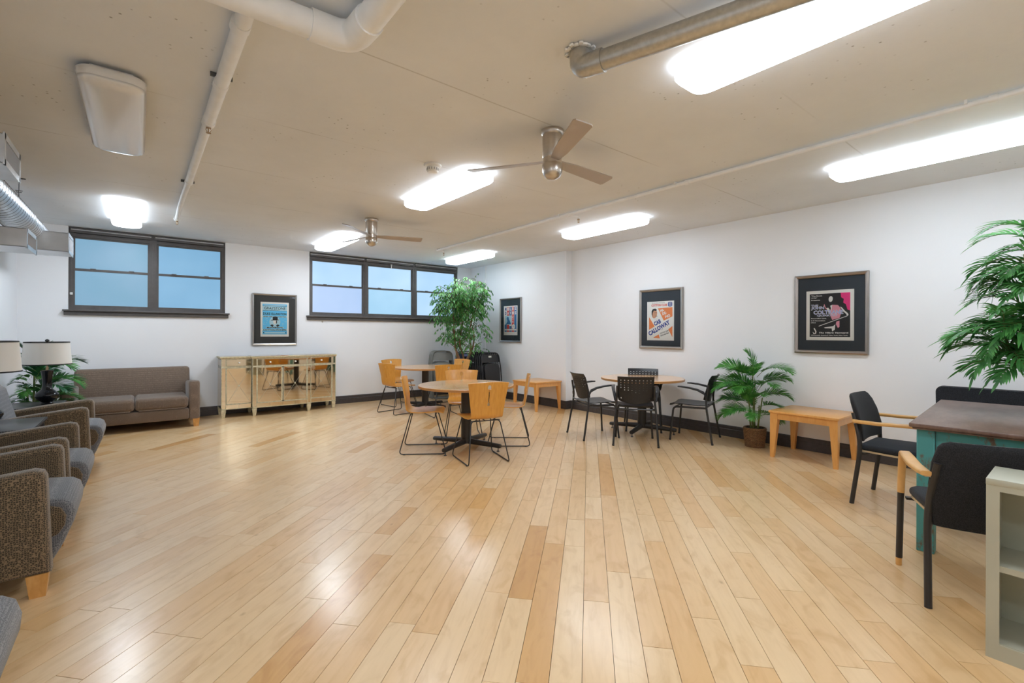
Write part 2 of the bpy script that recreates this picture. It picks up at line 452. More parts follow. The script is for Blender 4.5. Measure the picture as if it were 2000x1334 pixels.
M = dict(
    wall=mat('white_wall_paint', (0.855, 0.865, 0.885), 0.62, noise=0.012, nscale=1.2, bump=0.02, bscale=140, coords='Object'),
    ceiling=ceiling_mat(),
    pipe_paint=mat('cream_pipe_paint', (0.86, 0.87, 0.875), 0.5, noise=0.04, nscale=9, bump=0.05, bscale=40),
    floor=floor_wood(),
    subfloor=mat('dark_joint', (0.16, 0.085, 0.035), 0.8),
    base=mat('charcoal_baseboard', (0.058, 0.050, 0.050), 0.42, noise=0.15, nscale=30),
    bronze=mat('dark_bronze_frame', (0.105, 0.096, 0.092), 0.45, metal=0.2, noise=0.12, nscale=12),
    lamp_on=mat('lit_lens', (0.9, 0.9, 0.9), 0.4, emit=(0.84, 0.945, 1.06), estr=LAMP),
    lamp_boosted=mat('lit_lens_boosted', (0.9, 0.9, 0.9), 0.4, emit=(0.84, 0.945, 1.06), estr=LAMP * 1.45),  # emission raised on the window-side fixtures to lighten the back wall
    lamp_side=mat('lit_lens_side', (0.9, 0.9, 0.9), 0.4, emit=(0.84, 0.945, 1.06), estr=LAMP * 0.07),
    lamp_off=mat('unlit_white_lens', (0.80, 0.80, 0.80), 0.22, coat=0.4),
    white=mat('white_enamel', (0.82, 0.82, 0.80), 0.4),
    nickel=mat('brushed_nickel', (0.56, 0.51, 0.455), 0.30, metal=1.0, noise=0.06, nscale=4, stretch=(1, 1, 60), bump=0.02, bscale=10),
    blade=mat('fan_blade_silver', (0.52, 0.46, 0.41), 0.42, metal=0.55, noise=0.03, nscale=5),
    galv=spiral_metal(),
    galv_dark=mat('galvanised_pipe', (0.50, 0.49, 0.455), 0.38, metal=0.85, noise=0.10, nscale=45, bump=0.06, bscale=60),
    seam=mat('duct_seam', (0.16, 0.16, 0.17), 0.5, metal=0.6),
    grille=mat('grille_grey', (0.40, 0.41, 0.43), 0.45, metal=0.4),
    wire=mat('thin_steel_wire', (0.12, 0.12, 0.12), 0.5, metal=0.7),
    brass=mat('aged_brass', (0.42, 0.30, 0.18), 0.4, metal=0.8),
    black_metal=mat('black_powder_coat', (0.018, 0.016, 0.016), 0.38, coat=0.2),
    table_base=mat('black_table_base', (0.022, 0.018, 0.015), 0.42, bump=0.05, bscale=120),
    black_plastic=mat('black_plastic', (0.013, 0.013, 0.015), 0.40, bump=0.05, bscale=200),
    ply=wood('honey_plywood', (0.76, 0.37, 0.060), (0.64, 0.28, 0.038), 0.32, 0.5, 5.0, (14, 2, 2)),
    ply_edge=wood('plywood_edge', (0.50, 0.30, 0.13), (0.33, 0.18, 0.08), 0.5, 0.1, 5.0, (2, 2, 90)),
    laminate=wood('maple_laminate', (0.74, 0.43, 0.20), (0.68, 0.37, 0.16), 0.24, 0.6, 3.0, (2, 16, 4), bump=0),
    lam_edge=wood('maple_edge_band', (0.55, 0.28, 0.10), (0.46, 0.22, 0.07), 0.38, 0.3, 4.0, (3, 3, 20)),
    side_wood=wood('honey_oak_table', (0.78, 0.39, 0.11), (0.70, 0.32, 0.075), 0.34, 0.35, 5.0, (9, 9, 1.2)),
    arm_wood=wood('beech_arm', (0.72, 0.40, 0.13), (0.64, 0.33, 0.095), 0.34, 0.35, 6.0, (3, 3, 3)),
    foot_wood=wood('oak_foot', (0.70, 0.37, 0.12), (0.58, 0.28, 0.07), 0.36, 0.3, 7.0, (6, 6, 2)),
    black_cloth=fabric('black_upholstery', (0.004, 0.004, 0.005), (0.018, 0.018, 0.021), 320, mode='speck', sheen=0.03),
    navy_cloth=fabric('navy_black_upholstery', (0.005, 0.006, 0.009), (0.022, 0.027, 0.038), 320, mode='speck', sheen=0.04),
    brown_cloth=fabric('brown_maze_upholstery', (0.040, 0.028, 0.014), (0.235, 0.160, 0.090), 105),
    sofa_cloth=fabric('brown_weave_upholstery', (0.10, 0.068, 0.047), (0.235, 0.165, 0.118), 130),
    grey_cloth=fabric('blue_grey_weave_upholstery', (0.078, 0.082, 0.092), (0.22, 0.218, 0.225), 120),
    ceramic=mat('black_glazed_ceramic', (0.004, 0.005, 0.008), 0.07, spec=0.4),
    shade=mat('linen_shade', (0.80, 0.79, 0.75), 0.8, bump=0.1, bscale=300),
    trim_black=mat('black_shade_trim', (0.015, 0.015, 0.015), 0.6),
    mirror=mat('antique_mirror', (0.64, 0.53, 0.37), 0.035, metal=1.0, noise=0.05, nscale=3),
    champagne=mat('champagne_painted_wood', (0.66, 0.60, 0.42), 0.42, metal=0.25, noise=0.18, nscale=35, bump=0.05, bscale=80),
    champagne_dark=mat('champagne_edge', (0.40, 0.40, 0.33), 0.35, metal=0.5, noise=0.2, nscale=25),
    scratch=mat('etched_line', (0.62, 0.56, 0.42), 0.5, metal=0.3),
    glass_knob=mat('crystal_knob', (0.88, 0.86, 0.78), 0.08, coat=1.0),
    shadow_black=mat('black_board', (0.010, 0.010, 0.010), 0.8),
    frame_pewter=mat('pewter_picture_frame', (0.42, 0.40, 0.385), 0.30, metal=0.9, noise=0.05, nscale=10),
    frame_bronze=mat('bronze_picture_frame', (0.34, 0.30, 0.275), 0.34, metal=0.85, noise=0.05, nscale=10),
    mat_grey=mat('charcoal_mat_board', (0.050, 0.050, 0.047), 0.85),
    mat_blue=mat('slate_mat_board', (0.040, 0.050, 0.062), 0.85),
    mat_teal=mat('dark_teal_mat_board', (0.018, 0.034, 0.042), 0.8),
    glass=picture_glass(),
    paper=mat('cream_paper', (0.90, 0.89, 0.84), 0.8),
    ink_black=mat('print_black', (0.018, 0.018, 0.020), 0.7),
    ink_sky=mat('print_sky_blue', (0.14, 0.62, 0.95), 0.7),
    ink_navy=mat('print_navy', (0.045, 0.075, 0.30), 0.7),
    ink_orange=mat('print_orange', (0.86, 0.26, 0.085), 0.7),
    ink_red=mat('print_red', (0.72, 0.075, 0.06), 0.7),
    ink_pink=mat('print_magenta', (0.86, 0.045, 0.24), 0.7),
    ink_rose=mat('print_rose', (0.80, 0.33, 0.42), 0.7),
    ink_white=mat('print_white', (0.84, 0.83, 0.80), 0.7),
    ink_skin=mat('print_tan', (0.66, 0.34, 0.20), 0.7),
    ink_lilac=mat('print_periwinkle', (0.33, 0.40, 0.78), 0.7),
    ink_blue=mat('print_blue', (0.05, 0.20, 0.42), 0.7),
    ink_ice=mat('print_ice_blue', (0.46, 0.72, 0.82), 0.7),
    teal=None, desk_top=None,
    bookcase=mat('putty_enamel', (0.44, 0.43, 0.335), 0.38, noise=0.04, nscale=4, bump=0.02, bscale=120),
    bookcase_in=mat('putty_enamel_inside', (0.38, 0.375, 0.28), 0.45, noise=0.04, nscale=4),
    palm=leaf_mat('palm_leaf', (0.035, 0.18, 0.030), (0.11, 0.38, 0.06)),
    palm_dark=leaf_mat('palm_leaf_dark', (0.012, 0.075, 0.030), (0.035, 0.17, 0.050)),
    palm_stem=mat('palm_stem', (0.13, 0.17, 0.045), 0.55, noise=0.3, nscale=20),
    ficus=leaf_mat('ficus_leaf', (0.040, 0.18, 0.045), (0.17, 0.44, 0.11)),
    ficus_wood=mat('ficus_bark', (0.24, 0.135, 0.075), 0.8, noise=0.35, nscale=25, bump=0.4, bscale=50),
    bamboo=leaf_mat('long_green_leaf', (0.045, 0.20, 0.045), (0.12, 0.40, 0.10)),
    basket=mat('brown_wicker', (0.19, 0.095, 0.040), 0.6, noise=0.35, nscale=60, bump=0.3, bscale=90),
    soil=mat('dark_moss', (0.045, 0.035, 0.02), 0.9, noise=0.4, nscale=60),
    grey_metal=mat('grey_folding_chair_steel', (0.20, 0.205, 0.19), 0.4, metal=0.3),
    blue_metal=mat('dark_blue_folding_chair_steel', (0.035, 0.06, 0.12), 0.4, metal=0.2),
    terracotta=mat('black_pot', (0.03, 0.03, 0.03), 0.6),
    gold_tape=mat('pale_wood_strip', (0.58, 0.44, 0.26), 0.5),
    sticker=mat('pale_sticker', (0.62, 0.66, 0.62), 0.6),
    rust=mat('rust_spot', (0.50, 0.25, 0.08), 0.8),
)

def distressed(name, c1, c2, scale, lo, hi, rough, coat=0.0, stretch=(1, 1, 1)):
    m = bpy.data.materials.new(name)
    nt, N, L, B = nodes_of(m)
    tc = N.new('ShaderNodeTexCoord'); mp = N.new('ShaderNodeMapping'); mp.inputs['Scale'].default_value = stretch
    L.new(tc.outputs['Object'], mp.inputs[0])
    nz = N.new('ShaderNodeTexNoise'); nz.inputs['Scale'].default_value = scale; nz.inputs['Detail'].default_value = 9; nz.inputs['Roughness'].default_value = 0.7
    L.new(mp.outputs[0], nz.inputs['Vector'])
    r = ramp(N, [(lo, c1), (hi, c2)]); L.new(nz.outputs[0], r.inputs[0]); L.new(r.outputs[0], B.inputs['Base Color'])
    B.inputs['Roughness'].default_value = rough
    if coat: B.inputs['Coat Weight'].default_value = coat; B.inputs['Coat Roughness'].default_value = 0.2
    bp = N.new('ShaderNodeBump'); bp.inputs['Strength'].default_value = 0.15; bp.inputs['Distance'].default_value = 0.005
    L.new(nz.outputs[0], bp.inputs['Height']); L.new(bp.outputs[0], B.inputs['Normal'])
    return m
M['teal'] = distressed('distressed_teal_paint', (0.065, 0.275, 0.265), (0.13, 0.085, 0.055), 6, 0.55, 0.64, 0.5, stretch=(2, 2, 1))
M['desk_top'] = distressed('worn_brown_desk_top', (0.115, 0.058, 0.040), (0.235, 0.145, 0.105), 4, 0.35, 0.75, 0.36, 0.25, (1, 3, 1))

# ================================================================== SETTING
def struct(o):
    o['kind'] = 'structure'
    return o

W1 = (-0.78, 1.11); W2 = (2.43, 5.61); ZS = 1.665
mb = MB()
T = 0.22
mb.box2((XL - T, YB, -0.02), (XR + T, YB + T, ZS))
mb.box2((XL - T, YB, ZS), (W1[0], YB + T, ZC)); mb.box2((W1[1], YB, ZS), (W2[0], YB + T, ZC)); mb.box2((W2[1], YB, ZS), (XR + T, YB + T, ZC))
wall_back = struct(mb.build('wall_back', M['wall']))
mb = MB()
ol = [(XR, YF), (XR, YP), (XP, YP), (XP, YB - .0005), (XR + T, YB - .0005), (XR + T, YF)]
mb.prism(list(reversed(ol)), -0.02, ZC)
wall_right = struct(mb.build('wall_right', M['wall']))
MB().box2((XP - 0.032, 8.385, BBH), (XP, 8.415, ZC - .001)).build('corner_conduit', M['wall'], wall_right)
struct(MB().box2((XL - T, YF, -0.02), (XL, YB, ZC)).build('wall_left', M['wall']))
struct(MB().box2((XL - T, YF - T, -0.02), (XR + T, YF, ZC)).build('wall_front', M['wall']))
struct(MB().box2((XL - T, YF - T, ZC), (XR + T, YB + T, ZC + 0.2)).build('ceiling', M['ceiling']))

# ---- floor boards, laid 48 degrees to the window wall
floor = struct(MB().box2((XL - T, YF - T, -0.08), (XR + T, YB + T, -0.012)).build('floor', M['subfloor']))
PA = math.radians(90 - 47.9)
du = Vector((math.cos(PA), math.sin(PA))); dv = Vector((-math.sin(PA), math.cos(PA)))
def clip(poly, nx, ny, c):
    out = []
    for i in range(len(poly)):
        a, b = poly[i], poly[(i + 1) % len(poly)]
        da = nx * a[0] + ny * a[1] - c; db = nx * b[0] + ny * b[1] - c
        if da <= 0: out.append(a)
        if da * db < 0:
            t = da / (da - db); out.append((a[0] + (b[0] - a[0]) * t, a[1] + (b[1] - a[1]) * t))
    return out
def shown_area(poly):
    s, c = math.sin(YAW), math.cos(YAW); pts = []
    for x, y in poly:
        d = max(x * s + y * c, 0.25); r_ = x * c - y * s
        px = 1000 + 912 * r_ / d; py = 651 + 912 * CAMH / d
        pts.append((min(max(px, 0), 2000), min(max(py, 0), 1334)))
    a = 0
    for i in range(len(pts)):
        x1, y1 = pts[i]; x2, y2 = pts[(i + 1) % len(pts)]
        a += x1 * y2 - x2 * y1
    return abs(a) / 2
planks = []
PW = 0.1275; g = 0.0011
prr = random.Random(11)
k = -80
for k in range(-70, 100):
    u = -9.0 + prr.random() * 1.0
    while u < 13:
        ln = prr.choice((0.45, 0.6, 0.75, 0.9, 1.05, 1.2, 1.2, 1.35, 1.5)) * (0.9 + 0.2 * prr.random())
        a0, a1 = u + g, u + ln - g; b0, b1 = k * PW + g + 0.02, (k + 1) * PW - g + 0.02
        q = [tuple(du * a + dv * b) for a, b in ((a0, b0), (a1, b0), (a1, b1), (a0, b1))]
        for nx, ny, c_ in ((1, 0, XR), (-1, 0, -XL), (0, 1, YB), (0, -1, -YF)):
            if q: q = clip(q, nx, ny, c_)
        t = prr.random(); tone = t ** 1.5 * 0.78 if prr.random() < 0.95 else 0.85 + 0.15 * prr.random()
        if len(q) >= 3: planks.append((shown_area(q), q, tone, prr.uniform(-.0003, .0003)))
        u += ln
planks.sort(key=lambda p: -p[0])
def plank_mesh(items):
    m = MB(); tones = []
    for _, q, tone, dz in items:
        n0 = len(m.f); m.prism(q, -0.012, dz); tones += [tone] * (len(m.f) - n0)
    me = m.mesh('plank')
    at = me.attributes.new('tone', 'FLOAT', 'FACE'); at.data.foreach_set('value', tones)
    return me
for p in planks[:300]:
    link_mesh('plank', plank_mesh([p]), M['floor'], floor)
o = link_mesh('distant_planks', plank_mesh(planks[300:]), M['floor'], floor); o['kind'] = 'stuff'

# ---- baseboards
def bb(name, runs):
    m = MB()
    for (a, b, n) in runs:       # from a to b, n points into the room
        a = Vector(a); b = Vector(b); n = Vector(n)
        prof = [(0.0005, 0.0), (0.016, 0.0), (0.016, 0.095), (0.012, 0.10), (0.012, 0.138), (0.006, BBH), (0.0005, BBH)]
        ra = [tuple((*(a + n * p[0]), p[1])) for p in prof]; rb = [tuple((*(b + n * p[0]), p[1])) for p in prof]
        m.loft([ra, rb], smooth=False)
    return struct(m.build(name, M['base']))
bb('baseboard_back', [((XL, YB), (XP, YB), (0, -1))])
bb('baseboard_right', [((XP, YB), (XP, YP - .016), (-1, 0)), ((XP - .016, YP), (XR, YP), (0, -1)), ((XR, YP), (XR, YF), (-1, 0))])
bb('baseboard_left', [((XL, YF), (XL, YB), (1, 0))])

# ---- windows
def window(name, x0, x1, n, panes):
    root = bpy.data.objects.new(name, None); COL.objects.link(root); root.location = ((x0 + x1) / 2, YB + 0.05, ZS); struct(root)
    cx = (x0 + x1) / 2
    def P(x, y, z): return (x - cx, y - (YB + 0.05), z - ZS)
    def bx(m, a, b): m.box2(P(*a), P(*b))
    yf, yb = YB + 0.035, YB + 0.12
    zt = ZC - 0.024
    m = MB()
    bx(m, (x0, yf, ZS), (x0 + .045, yb, zt)); bx(m, (x1 - .045, yf, ZS), (x1, yb, zt))
    bx(m, (x0 + .045, yf, ZS), (x1 - .045, yb, ZS + .045)); bx(m, (x0, yf - .005, 2.70), (x1, yb, 2.745))
    bx(m, (x0, yf + .03, 2.745), (x1, yb, ZC))
    m.build('window_frame', M['bronze'], root)
    uw = (x1 - x0) / n
    for i in range(1, n):
        xm = x0 + uw * i
        m = MB(); bx(m, (xm - .045, yf - .008, ZS + .001), (xm + .045, yb, zt)); bx(m, (xm - .012, yf - .016, ZS + .045), (xm + .012, yf, 2.70))
        m.build('mullion', M['bronze'], root)
    for i in range(n):
        a = x0 + uw * i + (.045 if i else .045); b = x0 + uw * (i + 1) - .045
        m = MB()                      # head track of the shade, with its thin pale slot
        bx(m, (a - .03, yf - .025, 2.755), (b + .03, yf + .01, 2.790)); bx(m, (a - .03, yf - .025, 2.805), (b + .03, yf + .01, 2.822))
        m.build('head_track', M['bronze'], root)
        m = MB(); bx(m, (a - .02, yf - .01, 2.790), (b + .02, yf, 2.805)); m.build('head_slot', M['white'], root)
        for j, (z0, z1, yy) in enumerate(((2.225, 2.70, 0.045), (1.71, 2.25, 0.030))):
            sm = MB(); t = .022
            y0, y1 = YB + yy + .01, YB + yy + .035
            bx(sm, (a, y0, z0), (a + t, y1, z1)); bx(sm, (b - t, y0, z0), (b, y1, z1))
            bx(sm, (a + t, y0, z0), (b - t, y1, z0 + (.030 if j == 0 else t))); bx(sm, (a + t, y0, z1 - (.032 if j else t)), (b - t, y1, z1))
            s = sm.build('sash', M['bronze'], root)
            pm = MB(); bx(pm, (a + t - .002, y0 + .012, z0 + .015), (b - t + .002, y0 + .017, z1 - .015))
            pm.build('pane', panes[i][j], s)
        m = MB()
        for q in (.25, .75):
            bx(m, (a + (b - a) * q - .03, yf - .012, 2.248), (a + (b - a) * q + .03, yf + .005, 2.260))
        m.build('sash_lock', M['bronze'], root)
    return root
pA = pane_mat('frosted_glass_teal', (0.150, 0.315, 0.445), (0.185, 0.335, 0.475), 0.95)
pB = pane_mat('frosted_glass_blue', (0.155, 0.345, 0.535), (0.185, 0.385, 0.575), 0.95)
pC = pane_mat('frosted_glass_pale', (0.29, 0.46, 0.66), (0.35, 0.51, 0.70), 1.18)
pD = pane_mat('frosted_glass_lavender', (0.29, 0.41, 0.62), (0.34, 0.45, 0.65), 1.15)
pE = pane_mat('frosted_glass_aqua', (0.25, 0.45, 0.62), (0.31, 0.51, 0.68), 1.12)
window('window_1', W1[0], W1[1], 2, [(pA, pA), (pB, pB)])
w2 = window('window_2', W2[0], W2[1], 3, [(pC, pD), (pC, pE), (pC, pC)])
# pull cord and its small clip on the left window
def sill(name, x0, x1):
    m = MB(); m.rbox(((x0 + x1) / 2, YB - .012, ZS - .012), (x1 - x0 + .11, .115, .022), .004)
    m.rbox(((x0 + x1) / 2, YB - .018, ZS - .051), (x1 - x0 + .085, .034, .056), .004)
    struct(m.build(name, M['bronze']))
sill('trim_1', *W1); sill('trim_2', *W2)
t = thing('shade_pull_cord', 'thin beaded pull cord with white clip at the left edge of the left window', 'cord', (W1[0] + .02, YB + .006, 1.72))
MB().tube([(0, 0, 0), (0, 0, 1.0)], .002, 5).build('cord', M['wire'], t)
MB().rbox((0.012, -.006, .17), (.03, .014, .035), .004).build('clip', M['white'], t)
t = thing('shade_clip', 'small white clip hanging from the head of the wide right window', 'clip', (4.02, YB + .0, 2.70))
MB().rbox((0, 0, .0), (.018, .012, .085), .004).rbox((0, 0, .04), (.035, .014, .02), .003).build('clip_body', M['white'], t)

# ================================================================== CEILING THINGS
def light_fixture(label, x, y, lit=True, L=1.36, W=0.31, lens='lamp_on'):
    t = thing('ceiling_light', label, 'light', (x, y, ZC), 0, 'ceiling lights with long rounded lenses')
    MB().rbox((0, 0, -.0125), (W * .62, L * .93, .024), .004).build('backing_pan', M['white'], t)
    rings = []
    for (ins, z) in ((.006, -.024), (0.0, -.030), (0.0, -.058), (.003, -.074), (.016, -.090), (.045, -.101), (.09, -.106)):
        rings.append([(p[0], p[1], z) for p in rrect(W - 2 * ins, L - 2 * ins, max(.085 - ins * .5, .02), 6)])
    rings.reverse()
    MB().loft(rings[:4]).build('lens', M[lens] if lit else M['lamp_off'], t, auto=False)
    MB().loft(rings[3:], caps=False).build('lens_rim', M['lamp_side'] if lit else M['lamp_off'], t, auto=False)
    return t
light_fixture('unlit white ceiling light, dull lens, nearest the air duct at upper left', -.125, 4.10, False)
light_fixture('lit ceiling light directly in front of the left window, near the air duct', -.13, 7.40, lens='lamp_boosted')
light_fixture('lit ceiling light beside the smoke detector, between the two fans', 2.42, 4.13)
light_fixture('lit ceiling light beyond the far fan, close to the right window', 2.44, 7.55, lens='lamp_boosted')
light_fixture('lit ceiling light in the far corner above the ficus tree', 4.93, 7.50)
light_fixture('lit ceiling light nearest the white pillar corner of the right wall', 4.92, 4.20)
light_fixture('lit ceiling light along the right wall, cut by the right edge of the photo', 4.90, .82)
light_fixture('large lit ceiling light beside the bare galvanised pipe', 2.43, .80)
light_fixture('unseen lit ceiling light added behind the camera on the right for soft fill', 4.90, -1.9)  # the fixtures behind and over the camera are unseen, added as soft fill
light_fixture('unseen lit ceiling light added behind the camera in the middle for soft fill', 2.43, -1.9)
light_fixture('unseen lit ceiling light added behind the camera on the left for soft fill', -.13, -1.9)
light_fixture('unseen lit ceiling light added directly over the camera on the left for soft fill', -.13, .55)

def fan(label, x, y, base):
    t = thing('ceiling_fan', label, 'fan', (x, y, ZC), 0, 'brushed metal three-blade ceiling fans')
    MB().lathe([(.060, -.0), (.082, -.0), (.085, -.012), (.083, -.030), (.074, -.040)], 32).build('canopy', M['nickel'], t)
    MB().lathe([(.073, -.036), (.074, -.045), (.074, -.195), (.071, -.203)], 32).build('motor_housing', M['nickel'], t)
    MB().lathe([(.071, -.202), (.068, -.205), (.068, -.245), (.071, -.248)], 32).build('blade_hub', M['nickel'], t)
    prof = [(.071, -.246), (.074, -.250), (.074, -.290)] + [(.074 * math.cos(a), -.290 - .070 * math.sin(a)) for a in [i * PI / 2 / 9 for i in range(1, 9)]] + [(.001, -.360)]
    MB().lathe(prof, 32).build('bowl', M['nickel'], t)
    for k in range(3):
        a = math.radians(base + 120 * k)
        m = MB()
        ol = [(.05, -.030), (.20, -.050), (.64, -.064), (.655, -.05), (.655, .05), (.64, .064), (.20, .050), (.05, .030)]
        m.prism(ol, -.004, .004, Matrix.Rotation(math.radians(-13), 4, 'X'))
        b = m.build('blade', M['blade'], t)
        b.location = (0, 0, -.225); b.rotation_euler = (0, 0, a)
    return t
fan('nearer silver ceiling fan with three blades, between the pipe and the smoke detector', 2.36, 2.49, 3)
fan('farther silver ceiling fan with three blades, in front of the right window', 2.36, 5.90, -17)

t = thing('smoke_detector', 'round white smoke detector on the ceiling beside a lit light', 'detector', (2.02, 3.66, ZC))
MB().lathe([(.075, 0), (.078, -.006), (.074, -.016), (.05, -.022)], 28).build('base_plate', M['white'], t)
MB().lathe([(.05, -.018), (.052, -.030), (.050, -.058), (.042, -.066), (.001, -.068)], 28).build('sensor_cover', M['white'], t)
m = MB()
for i in range(14):
    a = 2 * PI * i / 14; m.box((.052 * math.cos(a), .052 * math.sin(a), -.043), (.003, .008, .02), a)
m.build('vent_slot', M['grille'], t)

# sprinkler pipe on the left of the ceiling
def sprinkler(parent, x, y, z, big=True):
    t = bpy.data.objects.new('sprinkler_head', None); COL.objects.link(t); t.parent = parent; t.location = Vector((x, y, z)) - parent.location
    s = 1.0 if big else .85
    MB().lathe([(.012 * s, 0), (.016 * s, -.004), (.016 * s, -.014), (.010 * s, -.016)], 12).build('nut', M['brass'], t)
    m = MB()
    for sx in (-1, 1): m.tube([(0.008 * sx * s, 0, -.014), (.016 * sx * s, 0, -.026), (.010 * sx * s, 0, -.040), (0, 0, -.046)], .0022, 6)
    m.tube([(0, 0, -.014), (0, 0, -.044)], .003, 6)
    m.build('yoke', M['brass'], t)
    MB().lathe([(.001, -.046), (.015 * s, -.047), (.016 * s, -.049), (.001, -.050)], 12).build('deflector', M['brass'], t)
t = thing('sprinkler_pipe', 'cream painted sprinkler pipe running along the left of the ceiling', 'pipe', (.37, 5, ZC))
pts = [(0, -2.72, -.05), (0, -1.8, -.045), (0, -.35, -.045), (-.005, .9, -.042), (-.005, 1.5, -.04), (.0, 2.2, -.038)]
MB().tube([(0, -2.72, -.050), (-.005, -1.2, -.050)], .036, 16).build('pipe_section', M['pipe_paint'], t)
MB().tube([(-.005, -1.25, -.048), (-.005, .42, -.046)], .030, 16).build('pipe_section', M['pipe_paint'], t)
MB().tube(fillet([(-.005, .38, -.046), (-.012, 1.35, -.046), (.0, 2.28, -.046)], .3), .025, 16).build('pipe_section', M['pipe_paint'], t)
for y, r_ in ((-2.5, .043), (-1.83, .040), (-1.22, .041), (.40, .035), (2.27, .031)): MB().tube([(-.004, y - .03, -.048), (-.004, y + .03, -.048)], r_, 16).build('coupling', M['pipe_paint'], t)
for y in (-1.85, .55): MB().box((-.004, y, -.012), (.11, .014, .022)).build('hanger', M['wire'], t)
sprinkler(t, .366, 3.79, ZC - .075)
sprinkler(t, .370, 7.27, ZC - .072, False)

t = thing('drain_pipe', 'thick cream drain pipe with an elbow at the top of the photo', 'pipe', (.30, 2.25, ZC))
ZD = -.085
MB().tube([(-1.2, 0.02, ZD), (.36, -.0, ZD)], .060, 20).build('pipe_section', M['pipe_paint'], t)
MB().tube(fillet([(.30, 0, ZD), (.49, -.005, ZD), (.50, -.20, ZD)], .12, 8), .068, 20).build('elbow', M['pipe_paint'], t)
MB().tube([(.50, -.13, ZD), (.52, -2.2, ZD)], .060, 20).build('pipe_section', M['pipe_paint'], t)
t.location = (.30, 2.23, ZC)

t = thing('sprinkler_line', 'thin white sprinkler line running the length of the ceiling near the right wall', 'pipe', (4.10, 3.0, ZC))
MB().tube([(.0, 4.25, -.030), (.0, -5.9, -.030)], .019, 12).build('pipe_run', M['pipe_paint'], t)
for y in (4.1, 1.05, -.55, -2.6):
    MB().tube([(0, y - .02, -.030), (0, y + .02, -.030)], .025, 12).build('coupling', M['pipe_paint'], t)
    MB().box((0, y + .12, -.014), (.07, .014, .026)).build('hanger', M['pipe_paint'], t)
MB().tube([(0, 1.03, -.03), (.17, 1.03, -.03), ], .012, 8).tube([(.17, 1.03, -.03), (.17, 1.03, -.055)], .012, 8).build('branch_stub', M['pipe_paint'], t)
MB().tube([(0, 4.24, -.03), (.12, 4.24, -.03)], .012, 8).tube([(.12, 4.24, -.03), (.12, 4.24, -.06)], .012, 8).build('branch_stub', M['pipe_paint'], t)
sprinkler(t, 4.27, 4.03, ZC - .055)
sprinkler(t, 4.22, 7.24, ZC - .06, False)

t = thing('galvanised_pipe', 'bare galvanised pipe with an elbow entering the ceiling beside the large light', 'pipe', (1.80, 1.69, ZC))
dirp = Vector((.295, -.955, 0)).normalized()
e0 = Vector((0, 0, -.012)); e1 = Vector((0, 0, -.095)); p1 = e1 + dirp * .12; p2 = e1 + dirp * 1.22
MB().tube(fillet([e0, e1, p1], .075, 8), .056, 20).build('elbow', M['galv_dark'], t)
MB().tube([e1 + dirp * .10, p2], .050, 24).build('pipe_run', M['galv_dark'], t)
MB().tube(fillet([p2 - dirp * .10, p2, p2 + Vector((0, 0, .091))], .075, 8), .056, 20).build('elbow', M['galv_dark'], t)
MB().tube([e1 + dirp * .09, e1 + dirp * .13], .0585, 20).build('collar', M['galv_dark'], t)
MB().tube([(0, 0, -.002), (0, 0, -.018)], .064, 16).build('collar', M['galv_dark'], t)
m = MB()
for i in range(26):
    a = rnd.random() * 2 * PI; r_ = .056 + rnd.random() * .02
    m.rbox((r_ * math.cos(a), r_ * math.sin(a), -.010), (.028, .024, .014), .006, 2, rot=(0, 0, a))
m.build('plaster_patch', M['white'], t)

# spiral duct
DX, DZ = -.912, 2.432
t = thing('spiral_duct', 'galvanised spiral air duct with boxed outlets along the left of the ceiling', 'duct', (DX, 4.0, DZ))
Rb, Rs, yr, ye = .127, .124, 2.40, 4.20
m = MB(); m.tube([(0, -7.1, 0), (0, yr, 0)], Rb, 36); m.build('large_duct', M['galv'], t)
m = MB(); m.tube([(0, yr - .02, 0), (0, ye, 0)], Rs, 36); m.build('small_duct', M['galv'], t)
def helix(y0, y1, R_, pitch):
    n = int((y1 - y0) / pitch * 28); out = []
    for i in range(n + 1):
        a = 2 * PI * i / 28; out.append((R_ * math.cos(a), y0 + (y1 - y0) * i / n, R_ * math.sin(a)))
    return out
MB().tube(helix(-.9, yr, Rb + .0002, .088), .0020, 5).build('spiral_seam', M['seam'], t)
MB().tube(helix(yr, ye, Rs + .0002, .080), .0020, 5).build('spiral_seam', M['seam'], t)
def ring_pts(y, R_): return [(R_ * math.cos(2 * PI * i / 36), y, R_ * math.sin(2 * PI * i / 36)) for i in range(37)]
m = MB(); m.tube(ring_pts(yr, Rb), .005, 6, False); m.tube(ring_pts(ye, Rs), .004, 6, False); m.build('end_rim', M['galv'], t)
